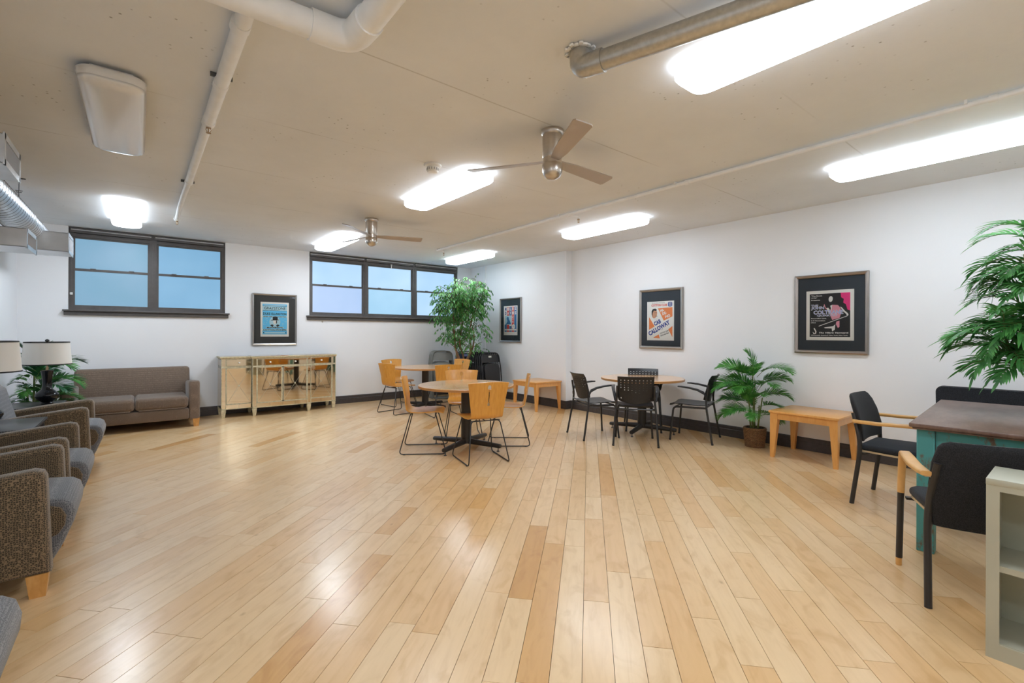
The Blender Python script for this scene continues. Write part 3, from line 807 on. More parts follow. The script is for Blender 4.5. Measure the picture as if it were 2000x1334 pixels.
def outlet(y0, y1, z0, z1, x0, x1, name):
    m = MB()
    th = .004
    yy0, yy1, zz0, zz1, xx0, xx1 = y0 - 4, y1 - 4, z0 - DZ, z1 - DZ, x0 - DX, x1 - DX
    m.box2((xx0, yy0, zz0), (xx1, yy0 + th, zz1)); m.box2((xx0, yy1 - th, zz0), (xx1, yy1, zz1))
    m.box2((xx0, yy0, zz0), (xx1, yy1, zz0 + th)); m.box2((xx0, yy0, zz1 - th), (xx1, yy1, zz1))
    ob = m.build(name, M['galv'], t)
    f = MB(); b = .028
    f.box2((xx1, yy0 - .008, zz0 - .008), (xx1 + .008, yy0 + b, zz1 + .008)); f.box2((xx1, yy1 - b, zz0 - .008), (xx1 + .008, yy1 + .008, zz1 + .008))
    f.box2((xx1, yy0, zz0 - .008), (xx1 + .008, yy1, zz0 + b)); f.box2((xx1, yy0, zz1 - b), (xx1 + .008, yy1, zz1 + .008))
    f.build('grille_frame', M['galv'], ob)
    s = MB(); n = 20
    for i in range(n):
        y = yy0 + b + (yy1 - yy0 - 2 * b) * (i + .5) / n
        s.box((xx1 - .004, y, (zz0 + zz1) / 2), (.018, .004, zz1 - zz0 - 2 * b), .5)
    s.build('grille_louvre', M['grille'], ob)
outlet(3.86, 4.30, 2.305, 2.472, DX + .02, -.605, 'outlet_box')
outlet(6.92, 7.38, 2.212, 2.415, DX + .02, -.605, 'outlet_box')
outlet(5.60, 6.08, 2.06, 2.215, XL + .02, -.745, 'outlet_box')
MB().tube([(.0, 2.5, .115), (.0, 2.5, ZC - DZ)], .003, 6).box((.0, 2.5, .28), (.05, .006, .006)).box((.0, 2.5, .265), (.04, .006, .006)).box((0, 2.5, ZC - DZ - .004), (.09, .02, .008)).build('hanger_rod', M['wire'], t)
MB().tube([(.06, -1.3, .10), (.06, -1.3, ZC - DZ)], .003, 6).build('hanger_rod', M['wire'], t)

# ================================================================== PICTURES
def text_mesh(m, s, w, h, x, z, rot=0.0, bold=0.0, shear=0.0, flat=0.0006, y=0.0, M2=None):
    """adds the string S, fitted to width w and cap height h, its lower left corner at (x, z)"""
    cu = bpy.data.curves.new('t', 'FONT'); cu.body = s; cu.size = 1.0; cu.offset = bold; cu.resolution_u = 2; cu.shear = shear
    ob = bpy.data.objects.new('t', cu); COL.objects.link(ob)
    me = ob.to_mesh()
    vs = [v.co.copy() for v in me.vertices]
    if vs:
        x0 = min(v.x for v in vs); x1 = max(v.x for v in vs); y0 = min(v.y for v in vs); y1 = max(v.y for v in vs)
        fs = [tuple(p.vertices) for p in me.polygons]
        c, s_ = math.cos(rot), math.sin(rot); out = []
        for v in vs:
            a = (v.x - x0) / (x1 - x0) * w; b = (v.y - y0) / (y1 - y0) * h
            out.append((x + a * c - b * s_, y, z + a * s_ + b * c))
        # the front of a picture faces -Y
        m.add(out, fs, False, M2)
    ob.to_mesh_clear(); bpy.data.objects.remove(ob); bpy.data.curves.remove(cu)
    return m

def flat(m, pts, y):
    """flat printed area, pts are (x, z) anticlockwise as seen from the front"""
    m.add([(p[0], y, p[1]) for p in pts], [tuple(range(len(pts)))])
    return m
def fl_rect(m, x0, z0, x1, z1, y): return flat(m, [(x0, z0), (x1, z0), (x1, z1), (x0, z1)], y)
def fl_disc(m, cx, cz, rx, rz, y, n=28, rot=0.0):
    c, s = math.cos(rot), math.sin(rot)
    return flat(m, [(cx + rx * math.cos(2 * PI * i / n) * c - rz * math.sin(2 * PI * i / n) * s, cz + rx * math.cos(2 * PI * i / n) * s + rz * math.sin(2 * PI * i / n) * c) for i in range(n)], y)

def picture(name, label, loc, rz, w, h, fw, frame_mat, board_mat, px0, pz0, px1, pz1, tilt=0.0):
    """frame centred on loc; paper rectangle given from the centre"""
    t = thing(name, label, 'picture', loc, rz, 'framed concert posters on the walls')
    m = MB(); W, H = w / 2, h / 2
    def ring(a, y): return [(-W + a, y, -H + a), (W - a, y, -H + a), (W - a, y, H - a), (-W + a, y, H - a)]
    m.loft([ring(0, -.002), ring(0, -.030), ring(fw * .35, -.036), ring(fw * .8, -.030), ring(fw, -.022), ring(fw, -.008)], caps=False, smooth=False)
    m.build('picture_frame', frame_mat, t)
    m = MB(); m.box2((-W + fw - .003, -.008, -H + fw - .003), (W - fw + .003, -.0115, H - fw + .003)); m.build('mat_board', board_mat, t)
    m = MB(); m.box2((px0, -.0115, pz0), (px1, -.0125, pz1)); p = m.build('paper', M['paper'], t)
    m = MB(); fl_rect(m, -W + fw, -H + fw, W - fw, H - fw, -.0185); m.build('glass_pane', M['glass'], t)
    return t, p

Y1, Y2, Y3, Y4 = -.0129, -.0132, -.0135, -.0138
# --- blue poster between the windows
t, p = picture('framed_poster', 'blue and white jazz orchestra poster in a silver frame, between the two windows', (1.855, YB - .0005, 1.58), 0, .71, .885, .030, M['frame_pewter'], M['mat_grey'], -.225, -.30, .225, .30)
def ink(fn, matn, nm='printed_area'):
    m = MB(); fn(m); return m.build(nm, M[matn], p)
ink(lambda m: fl_rect(m, -.195, -.262, .195, .268, Y1), 'ink_sky')
def f(m):
    fl_rect(m, -.195, .155, .195, .228, Y2); fl_rect(m, -.195, .035, .195, .06, Y2)
    fl_disc(m, 0, -.045, .088, .092, Y2)
    fl_rect(m, -.17, .238, .17, .255, Y2); fl_rect(m, -.14, -.152, .14, -.128, Y2); fl_rect(m, -.195, -.195, .195, -.168, Y2); fl_rect(m, -.16, -.245, .16, -.22, Y2)
    for i in range(16):
        a = i * 2.4; fl_disc(m, (-.15 if i % 2 else .15) + .03 * math.cos(a), -.04 + .055 * math.sin(a * 1.7), .006, .006, Y2, 6)
ink(f, 'ink_ice')
def f(m):
    for z in (.232, .150, -.205, -.255): fl_rect(m, -.195, z, .195, z + .004, Y3)
    text_mesh(m, 'GRAYSTONE', .34, .045, -.17, .172, bold=.01, y=Y3); text_mesh(m, 'BALLROOM', .14, .012, -.07, .158, y=Y3)
    text_mesh(m, 'DUKE ELLINGTON', .37, .044, -.185, .075, bold=.03, y=Y3)
    text_mesh(m, 'AND HIS ORCHESTRA', .37, .020, -.185, .038, bold=.02, y=Y3)
    text_mesh(m, "McKINNEY'S", .25, .025, -.125, -.156, bold=.03, y=Y3)
    text_mesh(m, 'COTTON PICKERS', .37, .025, -.185, -.195, bold=.03, y=Y3)
    # hat, shoulders of the figure in the round
    fl_rect(m, -.035, -.015, .045, .042, Y3); flat(m, [(-.06, -.018), (.07, -.012), (.07, -.004), (-.06, -.008)], Y3)
    flat(m, [(-.075, -.105), (-.035, -.133), (-.02, -.10), (-.045, -.085)], Y3); flat(m, [(.02, -.10), (.035, -.133), (.075, -.105), (.05, -.085)], Y3)
    fl_rect(m, .018, -.07, .034, -.018, Y3)
    fl_rect(m, -.185, -.24, -.17, -.222, Y3); fl_rect(m, .17, -.24, .185, -.222, Y3)
ink(f, 'ink_black', 'lettering')
ink(lambda m: flat(m, [(-.028, -.018), (-.03, -.05), (-.012, -.085), (.012, -.085), (.018, -.05), (.018, -.018)], Y2 - .0002), 'ink_white')

RW = -PI / 2
# --- red and blue striped poster on the pillar section
t, p = picture('framed_poster', 'red, white and blue striped sextet poster in a silver frame beside the ficus tree', (XP - .0005, 7.50, 1.625), RW, .70, .90, .030, M['frame_pewter'], M['mat_teal'], -.225, -.31, .225, .29)
cols = ['ink_white', 'ink_red', 'ink_blue', 'ink_red', 'ink_blue']
for i, c_ in enumerate(cols):
    x0 = -.20 + i * .08
    ink(lambda m: fl_rect(m, x0 + .002, (.09 if i < 3 else -.24) - (.0 if i != 3 else 0), x0 + .078, .27, Y1), c_)
ink(lambda m: (fl_rect(m, -.198, -.24, -.122, -.09, Y1), fl_rect(m, -.038, -.24, .038, -.12, Y1)), 'ink_blue')
ink(lambda m: fl_rect(m, -.118, -.24, -.042, -.10, Y1), 'ink_red')
ink(lambda m: fl_rect(m, -.185, -.09, .03, .085, Y1), 'ink_ice')
ink(lambda m: flat(m, [(-.15, -.09), (.02, -.09), (-.02, -.02), (-.05, .02), (-.06, .06), (-.11, .07), (-.13, .03), (-.10, -.02)], Y2), 'ink_blue')
def f(m):
    for i in (1, 2, 3, 4):
        text_mesh(m, 'MILES'[i], .05, .065, -.185 + i * .08, .195, bold=.04, y=Y2)
        text_mesh(m, 'DAVIS'[i], .05, .065, -.185 + i * .08, .110, bold=.04, y=Y2)
    for k, ch in enumerate('SEXTET'): text_mesh(m, ch, .045, .024, .055 + .003, .065 - k * .028, bold=.03, y=Y2)
    fl_disc(m, .098, -.135, .052, .052, Y2)
    fl_rect(m, -.19, -.215, .19, -.185, Y2)
ink(f, 'ink_white', 'lettering')
ink(lambda m: (text_mesh(m, 'M', .05, .065, -.185, .195, bold=.04, y=Y2), text_mesh(m, 'D', .05, .065, -.185, .110, bold=.04, y=Y2), text_mesh(m, 'JAZZ', .06, .02, .068, -.145, y=Y3)), 'ink_navy', 'lettering')

# --- orange poster
t, p = picture('framed_poster', 'orange and white poster with slanted dark blue letters, silver frame, above the black chairs', (XR - .0005, 4.065, 1.578), RW, .735, .895, .036, M['frame_pewter'], M['mat_blue'], -.235, -.325, .225, .26)
ink(lambda m: (flat(m, [(-.20, .03), (-.20, -.165), (-.10, -.115)], Y1), flat(m, [(-.045, .155), (.20, .165), (.20, .03), (.055, -.03)], Y1), flat(m, [(.13, -.16), (.20, -.11), (.20, -.275)], Y1), flat(m, [(-.13, -.285), (-.01, -.295), (-.03, -.235)], Y1)), 'ink_orange')
ink(lambda m: text_mesh(m, 'COTTON CLUB', .27, .035, -.16, .185, bold=.04, y=Y2), 'ink_red', 'lettering')
ink(lambda m: (text_mesh(m, 'from the famous', .22, .012, -.15, .232, y=Y2), text_mesh(m, 'and his', .04, .01, .01, -.170, .33, y=Y2), text_mesh(m, 'COTTON CLUB', .15, .022, -.005, -.235, .33, bold=.03, y=Y2), text_mesh(m, 'ORCHESTRA', .15, .022, .003, -.268, .33, bold=.03, y=Y2)), 'ink_black', 'lettering')
ink(lambda m: flat(m, [(q[0] + .16, q[1] + .21) for q in rrect(.07, .07, .02, 4)], Y1), 'ink_navy')
ink(lambda m: [fl_rect(m, .137, .186 + i * .012, .183, .190 + i * .012, Y2) for i in range(5)], 'ink_white')
ink(lambda m: (text_mesh(m, 'CAB', .125, .066, -.098, -.112, .42, bold=.05, y=Y3), text_mesh(m, 'CALLOWAY', .40, .070, -.188, -.262, .475, bold=.05, y=Y3)), 'ink_navy', 'lettering')
ink(lambda m: (text_mesh(m, 'HI-', .065, .042, .0, .095, .25, bold=.05, y=Y2), text_mesh(m, 'DE-', .075, .042, .035, .050, .25, bold=.05, y=Y2), text_mesh(m, 'HO', .085, .042, .085, .005, .25, bold=.05, y=Y2)), 'ink_white', 'lettering')
ink(lambda m: (fl_disc(m, -.105, .075, .046, .068, Y2, rot=-.15),), 'ink_skin')
ink(lambda m: (flat(m, [(-.155, .07), (-.145, .03), (-.135, .09), (-.115, .125), (-.075, .12), (-.06, .135), (-.09, .155), (-.13, .15), (-.155, .12)], Y3), fl_rect(m, -.085, .038, -.055, .044, Y3), fl_rect(m, -.10, .090, -.085, .094, Y3), fl_rect(m, -.075, .090, -.062, .094, Y3)), 'ink_black')
ink(lambda m: flat(m, [(-.13, -.0), (-.075, -.045), (-.055, .0), (-.09, .015)], Y3), 'ink_white')

# --- black and magenta poster
t, p = picture('framed_poster', 'black, white and magenta saxophone quartet poster in a bronze frame, above the low wood table', (XR - .0005, 1.875, 1.585), RW, .72, .90, .036, M['frame_bronze'], M['mat_blue'], -.240, -.30, .225, .265)
ink(lambda m: fl_rect(m, -.205, -.262, .19, .230, Y1), 'ink_black')
ink(lambda m: flat(m, [(.10, .23), (.19, .23), (.19, .03), (.165, .04), (.15, .10), (.125, .12), (.13, .16), (.105, .18)], Y2), 'ink_pink')
ink(lambda m: (flat(m, [(.02, .10), (.075, .095), (.10, .06), (.105, .0), (.09, -.05), (.02, -.07), (.0, -.02), (.0, .04)], Y2), flat(m, [(.06, -.09), (.09, -.08), (.09, -.15), (.075, -.16), (.055, -.12)], Y2), flat(m, [(-.065, .10), (-.055, .11), (-.045, .075), (-.03, .06), (-.04, .05)], Y2)), 'ink_rose')
def f(m):
    fl_disc(m, .005, .165, .020, .033, Y3, 16, -.1)
    flat(m, [(-.035, .06), (-.02, .07), (0, .04), (.0, .0), (-.02, .02)], Y3); flat(m, [(0, .09), (.02, .10), (.015, .03)], Y3)
    flat(m, [(.095, .075), (.11, .07), (.14, .03), (.17, .0), (.175, -.02), (.16, -.03), (.155, -.01), (.12, .03)], Y3)
    for i in range(11):
        a = i / 10; x = .15 - a * .25; z = -.035 - a * .10
        flat(m, [(x - .012, z - .008), (x + .014, z + .004), (x + .012, z + .010), (x - .014, z - .002)], Y3)
    flat(m, [(-.06, -.155), (.03, -.14), (.05, -.12), (.045, -.18), (.02, -.20), (.015, -.165), (-.05, -.163)], Y3)
    flat(m, [(-.165, -.165), (-.155, -.158), (-.135, -.20), (-.14, -.225), (-.165, -.23), (-.175, -.205), (-.168, -.208), (-.16, -.22), (-.148, -.215), (-.148, -.2)], Y3)
    text_mesh(m, '"The Room', .11, .015, -.19, .200, bold=.03, y=Y3); text_mesh(m, 'Of My"', .06, .015, -.19, .176, bold=.03, y=Y3); text_mesh(m, 'Presents', .09, .013, -.19, .152, bold=.03, y=Y3)
    text_mesh(m, 'Recording Live.', .155, .015, -.19, -.060, bold=.03, y=Y3); text_mesh(m, '2-3 November.', .145, .013, -.19, -.083, bold=.03, y=Y3); text_mesh(m, '1961', .045, .013, -.19, -.106, bold=.03, y=Y3)
    text_mesh(m, 'The Village Vanguard.', .285, .022, -.11, -.228, bold=.03, shear=.3, y=Y3)
    text_mesh(m, '178 Seventh Avenue S. New York. New York.', .36, .012, -.19, -.250, bold=.03, y=Y3)
ink(f, 'ink_white', 'lettering')
ink(lambda m: (text_mesh(m, 'THE', .074, .022, -.192, .086, bold=.05, y=Y4), text_mesh(m, 'JOHN', .134, .044, -.192, .043, bold=.05, y=Y4), text_mesh(m, 'COLTRANE', .294, .049, -.167, -.007, bold=.05, y=Y4), text_mesh(m, 'QUARTET', .204, .022, -.132, -.032, bold=.05, y=Y4)), 'ink_white', 'lettering')
Y5 = -.0141
ink(lambda m: (text_mesh(m, 'THE', .07, .018, -.19, .088, bold=.0, y=Y5), text_mesh(m, 'JOHN', .13, .040, -.19, .045, bold=.0, y=Y5), text_mesh(m, 'COLTRANE', .29, .045, -.165, -.005, bold=.0, y=Y5), text_mesh(m, 'QUARTET', .20, .018, -.13, -.030, bold=.0, y=Y5)), 'ink_lilac', 'lettering')

# ================================================================== MIRRORED SIDEBOARD
def sideboard():
    X0, X1, YFr, YBk, H = 1.005, 2.765, 8.555, 8.972, .975
    t = thing('mirrored_sideboard', 'mirrored champagne-gold sideboard with tapered feet under the blue poster', 'sideboard', ((X0 + X1) / 2, (YFr + YBk) / 2, 0))
    cx, cy = (X0 + X1) / 2, (YFr + YBk) / 2
    def L(x, y, z): return (x - cx, y - cy, z)
    xs = [X0, 1.46, 2.295, X1]                 # bays: left, centre (two doors), right
    dep = .065                                  # the centre stands forward
    zb, zr, zt = .135, .80, .925                # bottom of body, rail under drawers, underside of top
    def bx(m, a, b): m.box2(L(*a), L(*b)); return m
    m = MB(); bx(m, (X0 + .004, YFr + .012, zb), (X1 - .004, YBk, zt)); bx(m, (xs[1] - .02, YFr - dep + .012, zb + .0), (xs[2] + .02, YFr + .02, zt))
    m.build('body', M['champagne_dark'], t)
    # top with stepped outline and moulded edge
    def outline(o): return [(X0 - o, YBk), (X0 - o, YFr - o), (xs[1] - .03 - o, YFr - o), (xs[1] - .03 - o, YFr - dep - o), (xs[2] + .03 + o, YFr - dep - o), (xs[2] + .03 + o, YFr - o), (X1 + o, YFr - o), (X1 + o, YBk)]
    m = MB()
    rings = [[L(x, y, z) for x, y in outline(o)] for o, z in ((.002, zt), (.008, zt + .010), (.018, zt + .022), (.020, zt + .034), (.012, zt + .038))]
    m.loft(rings, smooth=False); m.build('moulded_edge', M['champagne'], t)
    m = MB()
    for a, b in ((X0 - .01, xs[1] - .04), (xs[1] - .035, 1.88), (1.885, xs[2] + .035), (xs[2] + .04, X1 + .01)):
        yf = YFr - .012 if a < xs[1] - .05 or a > xs[2] else YFr - dep - .01
        q = MB(); bx(q, (a + .002, yf + .002, zt + .036), (b - .002, YBk, zt + .044)); q.build('top_panel', M['mirror'], t)
    # posts with a mirror strip each
    for i, px in enumerate((X0 + .032, xs[1] - .0, xs[2] + .0, X1 - .032)):
        yf = YFr - (dep if i in (1, 2) else 0)
        m = MB(); w = .032
        bx(m, (px - w, yf - .010, zb), (px - w + .008, yf + .014, zt)); bx(m, (px + w - .008, yf - .010, zb), (px + w, yf + .014, zt))
        bx(m, (px - w, yf - .010, zb), (px + w, yf + .014, zb + .012)); bx(m, (px - w, yf - .012, zr - .012), (px + w, yf + .014, zr + .012))
        p = m.build('post', M['champagne'], t)
        m = MB(); bx(m, (px - w + .008, yf - .003, zb + .012), (px + w - .008, yf + .010, zr - .012)); bx(m, (px - w + .008, yf - .003, zr + .012), (px + w - .008, yf + .010, zt))
        m.build('mirror_strip', M['mirror'], p)
    # bays
    bays = [(X0 + .064, xs[1] - .032, 0, 1, 1), (xs[1] + .032, xs[2] - .032, 1, 2, 2), (xs[2] + .032, X1 - .064, 0, 1, 1)]
    for (a, b, c, nd, nk) in bays:
        yf = YFr - (dep if c else 0)
        # rail under the drawer, bottom rail with mirror tiles and bead edge
        for q in (((a, yf - .010, zr - .010), (b, yf + .014, zr + .008)), ((a, yf - .010, zb), (b, yf + .012, zb + .006)), ((a, yf - .010, zb + .066), (b, yf + .012, zb + .072))): bx(MB(), *q).build('rail', M['champagne'], t)
        n = 2 if nd == 1 else 4
        for i in range(n):
            q = MB(); bx(q, (a + (b - a) * i / n + .0015, yf - .004, zb + .006), (a + (b - a) * (i + 1) / n - .0015, yf + .008, zb + .066)); q.build('mirror_tile', M['mirror'], t)
        q = MB(); nb = int((b - a) / .014)
        for i in range(nb): q.rbox(L(a + (b - a) * (i + .5) / nb, yf - .004, zb - .004), (.009, .012, .009), .003, 1)
        o_ = q.build('bead_edge', M['champagne'], t); o_['kind'] = 'stuff'
        # drawer
        d = MB(); bx(d, (a + .003, yf - .006, zr + .012), (b - .003, yf + .010, zt - .003)); dr = d.build('drawer', M['champagne'], t)
        d = MB(); bx(d, (a + .012, yf - .0095, zr + .019), (b - .012, yf - .004, zt - .010)); d.build('drawer_mirror', M['mirror'], dr)
        for i in range(nk):
            kx = a + (b - a) * (i + .5) / nk
            k = MB(); k.lathe([(.004, 0), (.005, .010), (.010, .013), (.0145, .021), (.013, .030), (.006, .034), (.001, .035)], 14, M=Matrix.Translation(L(kx, yf - .008, (zr + zt) / 2 + .004)) @ Matrix.Rotation(PI / 2, 4, 'X'))
            k.build('knob', M['glass_knob'], dr)
        # doors
        for i in range(nd):
            da = a + (b - a) * i / nd + .003; db = a + (b - a) * (i + 1) / nd - .003
            z0, z1 = zb + .075, zr - .013
            if nd == 2:
                if i == 0: db += .003
                else: da -= .003
            m = MB(); e = .010; 
            bx(m, (da, yf - .006, z0), (da + e, yf + .01, z1)); bx(m, (db - (e if nd == 1 else (.020 if i == 0 else e)), yf - .006, z0), (db, yf + .01, z1)); 
            if nd == 2 and i == 1: bx(m, (da, yf - .006, z0), (da + .020, yf + .01, z1))
            bx(m, (da, yf - .006, z0), (db, yf + .01, z0 + e)); bx(m, (da, yf - .006, z1 - e), (db, yf + .01, z1))
            dd = m.build('door', M['champagne'], t)
            m = MB(); bx(m, (da + .005, yf - .001, z0 + .005), (db - .005, yf + .006, z1 - .005)); m.build('door_mirror', M['mirror'], dd)
            m = MB()
            A = [(da + .014, z0 + .014), (db - .014, z1 - .014)]; B_ = [(da + .014, z1 - .014), (db - .014, z0 + .014)]
            for s in (A, B_): m.tube([L(s[0][0], yf - .0018, s[0][1]), L(s[1][0], yf - .0018, s[1][1])], .0016, 4)
            m.lathe([(.012, 0), (.010, .006), (.001, .008)], 12, M=Matrix.Translation(L((da + db) / 2, yf - .001, (z0 + z1) / 2)) @ Matrix.Rotation(PI / 2, 4, 'X'))
            m.build('cross_line', M['scratch'], dd)
    # sides
    for sx in (0, 1):
        x = X0 if sx == 0 else X1
        m = MB(); bx(m, (x - .002, YFr + .02, zb + .02), (x + .002, YBk - .02, zr - .02)); bx(m, (x - .002, YFr + .02, zr + .02), (x + .002, YBk - .02, zt - .01)); m.build('side_mirror', M['mirror'], t)
    # feet
    feet = [(X0 + .032, YFr + .024), (xs[1], YFr - dep + .024), (xs[2], YFr - dep + .024), (X1 - .032, YFr + .024), (X0 + .032, YBk - .03), (X1 - .032, YBk - .03), (xs[1], YBk - .03), (xs[2], YBk - .03)]
    for (fx, fy) in feet:
        m = MB()
        def sq(h_, z): return [L(fx - h_, fy - h_, z), L(fx + h_, fy - h_, z), L(fx + h_, fy + h_, z), L(fx - h_, fy + h_, z)]
        m.loft([sq(.017, 0), sq(.020, .006), sq(.033, .108), sq(.026, .116), sq(.034, .124), sq(.034, .1355)], smooth=False)
        f_ = m.build('foot', M['champagne'], t)
    return t
sideboard()

# ================================================================== SOFA AND ARMCHAIRS
def arm_outline(L_, hf, hb, z0, lean=.02):
    """side outline of an arm: (depth, height); depth 0 at the back"""
    return [(0, z0), (L_ + lean, z0), (L_ + lean * .6, .30), (L_, hf - .04), (L_ - .012, hf - .012), (L_ - .05, hf), (L_ * .55, hf - (hf - hb) * .38), (0.05, hb), (0, hb - .03)]

def upholstered(name, label, cat, loc, rz, W, arm_w, seats, cloth, cush_cloth, D=.86, hf=.64, hb=.55, group=None, back_h=.80, arm_back=.0):
    """local: +Y is the front, X across; depth 0 = back"""
    t = thing(name, label, cat, loc, rz, group)
    h = W / 2
    # outline in (y, z), prism along x
    Mx = Matrix(((0, 0, 1, 0), (1, 0, 0, 0), (0, 1, 0, 0), (0, 0, 0, 1)))      # (a, b, c) -> (c, a, b)
    AL = D - .10
    for s in (-1, 1):
        m = MB(); x0, x1 = (h - arm_w, h) if s > 0 else (-h, -h + arm_w)
        m.soft_prism(arm_outline(AL, hf, hb, .115), x0, x1, .032, 4, Mx)
        m.build('arm', cloth, t)
    # base and front apron
    inn = h - arm_w + .002
    m = MB(); m.rbox((0, (AL - .02) / 2, .195), (2 * inn, AL - .02, .16), .02, 2); m.build('seat_base', cloth, t)
    # back, leaning
    bo = [(-.02, .12), (.20, .12), (.20, .44), (.11, back_h - .03), (.075, back_h), (.02, back_h), (-.035, back_h - .04), (-.04, .5)]
    bo = [(p[0] + .04, p[1]) for p in bo]
    m = MB(); bw = inn + arm_back
    if len(seats) > 1:
        m.soft_prism(bo, -bw, bw, .045, 4, Mx)
    else:
        bo2 = [(p[0] + .012 + (.07 if p[1] > .3 else 0), p[1]) for p in bo]; m.soft_prism(bo2, -bw + .004, bw - .004, .045, 4, Mx)
    m.build('backrest', cush_cloth if len(seats) == 1 else cloth, t)
    return t, Mx, inn, AL

def add_feet(t, W, D, wm):
    for sx in (-1, 1):
        for yy in (.04, D):
            m = MB(); cx = sx * (W / 2 - .045)
            def sq(a, z, oy=0): return [(cx - a, yy - a + oy, z), (cx + a, yy - a + oy, z), (cx + a, yy + a + oy, z), (cx - a, yy + a + oy, z)]
            m.loft([sq(.030, 0), sq(.042, .118)], smooth=False)
            m.build('foot', wm, t)

# sofa
SX, SY = -.045, 8.915
t, Mx, inn, AL = upholstered('sofa', 'brown woven two-cushion sofa against the wall under the left window', 'sofa', (SX, SY, 0), PI, 1.47, .135, [1, 2], M['sofa_cloth'], M['sofa_cloth'], D=.93, hf=.655, hb=.60, back_h=.825, arm_back=.055)
for sx in (-1, 1):
    m = MB(); w_ = inn - .006
    m.rbox((sx * w_ / 2, AL / 2 + .135, .365), (w_ - .006, AL - .16, .165), .045, 4)
    c = m.build('seat_cushion', M['sofa_cloth'], t)
    md = MB(); z = .44
    md.tube([(sx * w_ / 2 - sx * (w_ / 2 - .045), AL + .0575, .285), (sx * w_ / 2 + sx * (w_ / 2 - .045), AL + .0575, .285)], .005, 6)
    md.build('piping', M['sofa_cloth'], c)
m = MB(); m.rbox((0, AL + .0, .195), (2 * inn, .07, .155), .02, 2); m.build('front_rail', M['sofa_cloth'], t)
add_feet(t, 1.47, AL - .03, M['foot_wood'])

# armchairs along the left wall, facing the room
def armchair(label, y, dx=0.0):
    W = .80
    t, Mx, inn, AL = upholstered('armchair', label, 'armchair', (-1.225 + dx, y, 0), -PI / 2, W, .125, [1], M['brown_cloth'], M['grey_cloth'], D=.955, hf=.645, hb=.545, group='armchairs in a row along the left wall', back_h=.84)
    so = [(.14, .26), (AL - .04, .26), (AL - .04, .115), (AL + .005, .115), (AL + .050, .20), (AL + .095, .32), (AL + .100, .375), (AL + .085, .425), (AL + .05, .45), (AL - .05, .462), (.14, .455)]
    m = MB(); m.soft_prism(so, -inn + .018, inn - .018, .022, 3, Mx); m.build('seat_cushion', M['grey_cloth'], t)
    for s in (-1, 1):
        x0, x1 = (inn - .034, inn - .006) if s > 0 else (-inn + .006, -inn + .034)
        sd = [(.14, .25), (AL + .0, .25), (AL + .035, .265), (AL + .062, .31), (AL + .066, .36), (AL + .045, .405), (AL + .0, .425), (.14, .43)]
        m = MB(); m.soft_prism(sd, x0, x1, .012, 2, Mx); m.build('seat_side', M['brown_cloth'], t)
    add_feet(t, W, AL - .03, M['foot_wood'])
    return t
armchair('brown and grey patterned armchair nearest the camera, cut off at the lower left corner', 2.09, -.045)
armchair('brown and grey patterned armchair second from the camera, its oak front foot fully showing', 3.735)
armchair('brown and grey patterned armchair third from the camera, right behind the second one', 4.665)
armchair('brown and grey patterned armchair farthest from the camera, near the lamp and sofa', 6.275)

def side_table(label, x0, x1, y0, y1, h):
    t = thing('side_table', label, 'table', ((x0 + x1) / 2, (y0 + y1) / 2, 0), 0, 'black side tables between the armchairs')
    w, d = x1 - x0, y1 - y0
    m = MB(); m.rbox((0, 0, h - .014), (w, d, .028), .004); m.build('tabletop', M['black_metal'], t)
    m = MB(); n = int(d / .016); n2 = int(w / .016)
    for i in range(n): m.rbox((w / 2 + .003, -d / 2 + d * (i + .5) / n, h - .014), (.010, .010, .026), .003, 1)
    for i in range(n2):
        m.rbox((-w / 2 + w * (i + .5) / n2, d / 2 + .003, h - .014), (.010, .010, .026), .003, 1); m.rbox((-w / 2 + w * (i + .5) / n2, -d / 2 - .003, h - .014), (.010, .010, .026), .003, 1)
    o = m.build('beaded_edge', M['black_metal'], t); o['kind'] = 'stuff'
    for sx in (-1, 1):
        for sy in (-1, 1):
            MB().rbox((sx * (w / 2 - .03), sy * (d / 2 - .03), (h - .03) / 2), (.04, .04, h - .03), .004).build('leg', M['black_metal'], t)
    m = MB(); m.rbox((0, 0, .17), (w - .07, d - .07, .018), .004); m.build('lower_shelf', M['black_metal'], t)
side_table('black side table with a beaded edge, between the third and the farthest armchair', -1.19, -.64, 5.13, 5.80, .60)
side_table('black side table with a beaded edge, between the farthest armchair and the sofa', -1.19, -.66, 6.84, 7.42, .565)

